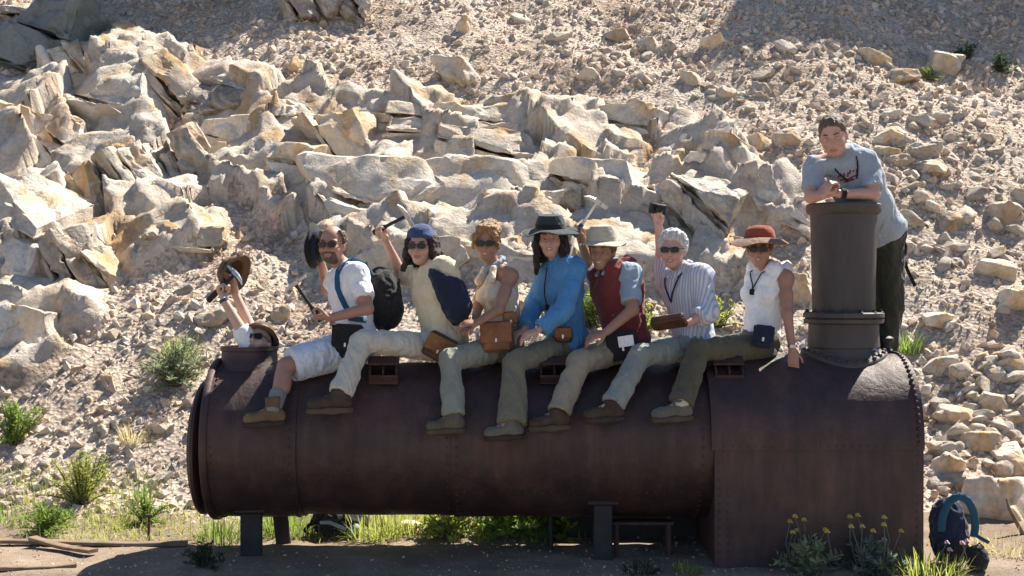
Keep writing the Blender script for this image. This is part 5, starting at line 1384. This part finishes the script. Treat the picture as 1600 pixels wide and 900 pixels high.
def add_flowers(e, fl, h, r0, seed):
    kind, n, hh = fl; r = random.Random(seed)
    for i in range(n):
        x, y = r.uniform(-r0, r0), r.uniform(-r0, r0) * .6; z = hh * r.uniform(.75, 1.05); tx = r.uniform(-.05, .05)
        st = MB().tube([(x * .6, y * .6, 0), (x, y, z * .6), (x + tx, y, z)], [.005, .004, .003], 5).build('stalk', M['leaf_grey'], e, True, (0, 0, 0))
        m = MB(); q = A(x + tx, y, z)
        for k in range(7):
            a = k * 2.4; m.lathe([(.001, -.004), (.007, -.001), (.008, .004), (.001, .008)], q + A(.010 * math.cos(a) * (k > 0), .010 * math.sin(a) * (k > 0), .008 - .0025 * k), (math.cos(a) * .5, math.sin(a) * .5, 1), 6, cap=False)
        m.build('flower', M[kind], st, True, (0, 0, 0))
def bush(label, base, nstem, h, spread, nleaf, leaf, mat, seed, ratio=.4, name='shrub', cat='shrub', flowers=None):
    e = thing(name, label, cat, base); mb, V, F = leafy_vf(nstem, h, spread, nleaf, leaf, seed, ratio)
    obj('foliage', mesh_np('foliage', V, F, M[mat], False), e, (0, 0, 0)); mb.build('stems', M['bark'] if cat == 'shrub' else M['leaf_grey'], e, True, (0, 0, 0))
    if flowers: add_flowers(e, flowers, h, .18, seed)
    return e
def G(px, py): return hit(px, py) - A(0, 0, .01)
bush('large grey-green bush with yellow tops left of the boiler hatch', G(275, 603), 60, .40, .55, 46, .055, 'leaf_sage', 1, .22)
grass_tuft('yellow-green growth sprouting behind the large grey bush', G(282, 560), 120, .24, .14, 'leaf_yellow', 2, .5, .012)
bush('green bush at the left edge of the picture, highest on the talus', G(22, 694), 34, .36, .5, 40, .05, 'leaf_green', 3, .25)
bush('tall feathery yellow-green bush in the lower left', G(128, 790), 46, .40, .42, 48, .045, 'leaf_yellow', 4, .2)
bush('low bright green bush in front of the feathery one, lower left', G(76, 832), 44, .24, .75, 36, .045, 'leaf_green', 5, .25)
bush('low weedy plant beside the rusty stake', G(228, 818), 30, .22, .7, 26, .04, 'leaf_green', 6, .25)
grass_tuft('thin upright green tuft behind the rusty stake', G(226, 785), 60, .22, .07, 'leaf_green', 7, .3)
grass_tuft('small dry yellow tuft on the talus below the large grey bush', G(210, 690), 130, .17, .12, 'leaf_dry', 8, .6, .008)
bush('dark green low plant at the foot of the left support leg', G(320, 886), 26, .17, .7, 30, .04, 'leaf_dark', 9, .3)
grass_tuft('grassy clump just left of the left support leg', G(345, 845), 150, .20, .18, 'leaf_green', 10, .5)
bush('big leafy green plant under the middle of the boiler', G(800, 838), 70, .36, .75, 34, .07, 'leaf_green', 11, .45, 'leafy_plant', 'plant')
bush('broad leafed yellow-green plant under the boiler, right of the white stone', G(705, 838), 60, .30, .8, 30, .06, 'leaf_yellow', 12, .45, 'leafy_plant', 'plant')
bush('leafy green plant under the boiler close to the dark post', G(858, 838), 40, .32, .7, 26, .06, 'leaf_green', 13, .45, 'leafy_plant', 'plant')
grass_tuft('grass clump under the boiler beside the black backpack', G(585, 838), 260, .24, .22, 'leaf_yellow', 14, .45)
grass_tuft('grass clump under the boiler behind the left support leg', G(455, 832), 260, .22, .20, 'leaf_green', 15, .45)
grass_tuft('grass clump under the boiler behind the white stone', G(650, 832), 260, .24, .24, 'leaf_yellow', 32, .45)
grass_tuft('grass tuft on the slope right of the standing man\'s feet', G(1416, 552), 150, .22, .12, 'leaf_green', 16, .4)
bush('yellow-green plant on the slope between the striped shirt and the white top', G(1115, 512), 26, .30, .5, 26, .05, 'leaf_yellow', 17, .3, flowers=('petal_yellow', 6, .26))
bush('green plant seen between the blue jacket and the maroon vest', G(925, 512), 34, .50, .35, 34, .06, 'leaf_green', 18, .3)
bush('yellow flowered plant just right of the maroon vest man', G(1008, 522), 24, .30, .5, 22, .045, 'leaf_yellow', 19, .3, flowers=('petal_yellow', 7, .28))
bush('small dark cushion shrub on top of the long ledge', G(820, 204), 30, .20, 1.0, 30, .05, 'leaf_green', 20, .4)
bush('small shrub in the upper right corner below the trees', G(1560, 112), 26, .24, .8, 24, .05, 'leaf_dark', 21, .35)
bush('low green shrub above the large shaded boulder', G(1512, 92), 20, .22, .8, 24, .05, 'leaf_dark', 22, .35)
bush('tiny green plant beside the shaded boulder', G(1450, 125), 16, .18, .8, 20, .04, 'leaf_green', 23, .35)
bush('grey leaved plant with yellow flower heads before the firebox', G(1262, 899), 40, .24, .55, 30, .055, 'leaf_sage', 24, .25, 'flowering_plant', 'plant', ('petal_yellow', 7, .34))
bush('second grey plant with yellow flowers, nearer the boiler end', G(1365, 899), 40, .22, .6, 30, .055, 'leaf_grey', 25, .25, 'flowering_plant', 'plant', ('petal_yellow', 8, .36))
grass_tuft('bright yellow-green grass with pink flowers at the boiler corner', G(1448, 899), 320, .20, .22, 'leaf_yellow', 26, .55, .007, 'flowering_plant', 'plant', ('petal_pink', 5, .22))
grass_tuft('pale grass at the lower right beyond the blue pack', G(1575, 858), 260, .14, .30, 'leaf_dry', 27, .6, .007)
grass_tuft('green weeds on the track at the foot of the dark post', G(1000, 893), 90, .10, .10, 'leaf_dark', 28, .7, .01)
grass_tuft('short weeds at the firebox front corner', G(1075, 894), 70, .09, .08, 'leaf_green', 29, .7, .009)
grass_tuft('sparse grass on the flat left of the boiler front', G(180, 822), 120, .12, .16, 'leaf_yellow', 30, .7, .007)
grass_tuft('short green grass at the left edge near the planks', G(12, 812), 160, .15, .18, 'leaf_green', 31, .6, .007)
# thin ground cover on the flat
r = np.random.default_rng(5); n = 7000
gx = r.uniform(-4.4, .6, n); gy = r.uniform(.25, 1.5, n)
keep = fbm(np.stack([gx, gy, gx * 0], 1) * 1.6, 3, 90) > r.uniform(-.25, .25, n); gx, gy = gx[keep], gy[keep]
V, F = blades_vf(len(gx), .11, 0, .6, .006, 6, pts=np.stack([gx, gy, hill(gx, gy) - .005], 1))
tag(obj('grass', mesh_np('grass', V, F, M['leaf_yellow'], False)), 'thin short grass scattered over the flat behind the boiler', 'grass', kind='stuff')

# ------------------------------------------------------------------ spruce trees on the crest (mostly above the frame; they shade the corners)
def spruce(label, base, H, seed, group='spruce trees on the upper slope'):
    r = np.random.default_rng(seed); e = thing('spruce_tree', label, 'tree', base, group)
    MB().tube([(0, 0, -.2), (0, 0, H * .3), (.02, 0, H * .7), (0, 0, H)], [.028 * H, .022 * H, .012 * H, .004], 9).build('trunk', M['bark'], e, True, (0, 0, 0))
    br = MB(); C_ = []; D_ = []
    for i in range(int(26 + H * 6)):
        t = .10 + .88 * (i / (26 + H * 6)); z = H * t; L = H * .30 * (1 - t) ** .8 * r.uniform(.75, 1.15) + .08; az = i * 2.4 + r.uniform(-.3, .3)
        d = A(math.cos(az), math.sin(az), -.25 + .5 * t); p0 = A(0, 0, z); p1 = p0 + d * L * .6; p2 = p0 + d * L + A(0, 0, .08 * L)
        br.tube([p0, p1, p2], [.012, .008, .003], 4)
        for k in range(int(20 + 95 * L)):
            u = r.uniform(.1, 1) ; q = p0 + d * L * u + r.normal(size=3) * A(.10, .10, .05) * (.4 + L * .6)
            C_.append(q); D_.append(nrm(d + r.normal(size=3) * .7 - A(0, 0, .3)))
    br.build('branches', M['bark'], e, True, (0, 0, 0))
    C_ = np.array(C_); D_ = np.array(D_); n = len(C_); s = .30 * r.uniform(.6, 1.3, n)[:, None]
    sd = np.cross(D_, r.normal(size=(n, 3))); sd /= np.linalg.norm(sd, axis=1)[:, None]
    V = np.stack([C_, C_ + D_ * s * .5 + sd * s * .22, C_ + D_ * s, C_ + D_ * s * .5 - sd * s * .22], 1).reshape(-1, 3)
    obj('crown', mesh_np('crown', V, np.arange(n * 4).reshape(-1, 4), M['needle'], False), e, (0, 0, 0))
sv = np.array(SUN)
SPR = [(1290, -30, 4.2), (1350, -5, 4.0), (1405, 25, 4.0), (1450, 50, 3.6), (1545, 0, 3.4), (1610, 20, 4.0), (1480, -30, 3.4),
       (265, 22, 3.4), (340, 12, 3.6), (405, 8, 3.0), (40, 80, 4.4), (-40, 110, 5.0)]
SPL = ['%s dark spruce above the upper right slope, counted from the left' % w for w in ('first', 'second', 'third', 'fourth', 'sixth', 'seventh', 'fifth')] + ['%s spruce above the upper left slope, counted from the left' % w for w in ('third', 'fourth', 'fifth', 'second', 'first')]
for i, (px, py, tt) in enumerate(SPR):
    q = hit(px, max(py, 0)) + A(0, max(-py, 0) * .012, max(-py, 0) * .009); c = q + sv * tt; g = hill1(c[0], c[1]); Hc = max(1.2, c[2] - g)
    spruce(SPL[i], A(c[0], c[1], g - .05), Hc * 1.6, 40 + i)

# ------------------------------------------------------------------ things on the ground
def sack(label, c, size, mat, seed, name='backpack', cat='backpack'):
    e = thing(name, label, cat, c - A(0, 0, size[2])); S = SDF(); x, y, z = size
    S.ell(c, (x, y, z), k=.02); S.ell(c + A(.15 * x, -.35 * y, -.25 * z), (x * .75, y * .7, z * .62), k=.03); S.ell(c + A(-.1 * x, 0, .45 * z), (x * .8, y * .85, z * .6), k=.03)
    S.build('pack', mat, .010, e, .014, seed, 12)
    return e
c = hit(528, 842) + A(0, .12, .09); e = sack('black daypack lying on the grass under the boiler near the left leg', c, (.20, .13, .10), M['black'], 3)
MB().tube([c + A(-.12, -.12, .02), c + A(-.05, -.17, .03), c + A(.06, -.16, -.02)], .014, 8, flat=(A(0, 1, .3), .5)).build('strap', M['slate'], e, True)
MB().tube([c + A(-.18, -.05, .02), c + A(-.24, -.08, -.04), c + A(-.20, -.06, -.08)], .014, 8, flat=(A(0, 1, .3), .5)).build('strap', M['black'], e, True)
S = SDF(); S.ell(c + A(.09, -.09, -.03), (.07, .05, .05), k=.02); S.build('pocket', M['slate'], .009, e, .006, 8, 14)
c = hit(1490, 888) + A(.0, .10, .21); e = sack('dark blue backpack with a padded teal harness loop at the right end of the boiler', c, (.115, .11, .20), M['navy'], 5)
a = np.linspace(-.35, math.pi * 1.05, 14); pth = [c + A(.03 + .105 * math.cos(t), -.10 - .02 * math.sin(t), .05 + .19 * max(math.sin(t), -.6)) for t in a]
M['teal'] = fabric('teal', (.02, .075, .12))
MB().tube(pth, .026, 10, flat=(A(0, 1, 0), .6)).build('harness_loop', M['teal'], e, True)
S = SDF(); S.ell(c + A(.0, -.10, -.10), (.10, .06, .08), k=.02); S.build('pocket', M['black'], .009, e, .007, 9, 14)
MB().tube([c + A(.13, -.10, .0), c + A(.18, -.12, -.03), c + A(.22, -.10, -.05)], .012, 6, flat=(A(0, 1, .3), .4)).build('loose_strap', M['teal'], e, True)
c = hit(1528, 893) + A(0, 0, .07); e = thing('black_pouch', 'small black pouch lying at the foot of the blue backpack', 'pouch', c - A(0, 0, .07))
S = SDF(); S.ell(c, (.07, .06, .075), k=.02); S.ell(c + A(-.01, 0, .04), (.05, .05, .05), k=.03); S.build('pouch_body', M['black'], .008, e, .006, 4, 16)
MB().tube([c + A(-.03, -.02, .08), c + A(0, -.03, .11), c + A(.03, -.02, .08)], .006, 6).build('handle', M['grip_black'], e, True)
def plank(label, a, b, w, t, seed, name='timber_plank'):
    a = np.asarray(a); b = np.asarray(b); d = nrm(b - a); n = nrm(np.cross(d, A(0, 0, 1))); u = np.cross(n, d); L = np.linalg.norm(b - a); r = random.Random(seed)
    m = MB(); N = 9; V = []
    for i in range(N):
        f = i / (N - 1); c = a + (b - a) * f + u * .008 * math.sin(5 * f + seed); ww = w * (1 + .12 * r.uniform(-1, 1)); tt = t * (1 + .15 * r.uniform(-1, 1))
        for (x, y) in ((-.5, -.4), (-.4, -.5), (.4, -.5), (.5, -.4), (.5, .35), (.38, .5), (-.38, .5), (-.5, .38)): V.append(c + n * x * ww + u * y * tt)
    m.add(V, [(i * 8 + k, i * 8 + (k + 1) % 8, (i + 1) * 8 + (k + 1) % 8, (i + 1) * 8 + k) for i in range(N - 1) for k in range(8)] + [list(range(8))[::-1], list(range((N - 1) * 8, N * 8))])
    o = m.build(name, M['wood'], None, False); return tag(o, label, 'plank')
g0, g1 = hit(-40, 852), hit(292, 853); plank('long weathered plank lying along the track at the left', g0 + A(0, 0, .02), g1 + A(0, 0, .02), .07, .028, 1)
g0, g1 = hit(55, 852), hit(150, 866); plank('short grey plank end lying askew over the long one', g0 + A(0, -.05, .05), g1 + A(0, -.05, .025), .07, .025, 2)
g0, g1 = hit(120, 886), hit(-30, 893); plank('narrow dark batten half buried at the bottom left', g0 + A(0, 0, .008), g1 + A(0, 0, .008), .05, .03, 3)
g0 = hit(232, 846); e = thing('rusty_stake', 'short rusty iron stake standing beside the planks at the left', 'stake', g0)
MB().tube([g0 - A(0, 0, .05), g0 + A(.004, 0, .17)], .010, 8).build('rod', M['rust'], e, True); MB().box(g0 + A(.004, 0, .175), (.05, .03, .022), None, .005).build('stake_head', M['rust'], e)
g0 = hit(1590, 835); tag(MB().tube([g0 + A(.05, 0, -.02), g0 + A(.0, 0, .07), g0 + A(-.05, .02, .17), g0 + A(-.06, .05, .24)], [.018, .016, .013, .008], 7).build('dead_branch', M['wood'], None, True), 'brown stick leaning on the boulder at the right edge', 'branch')
g0 = hit(640, 895)
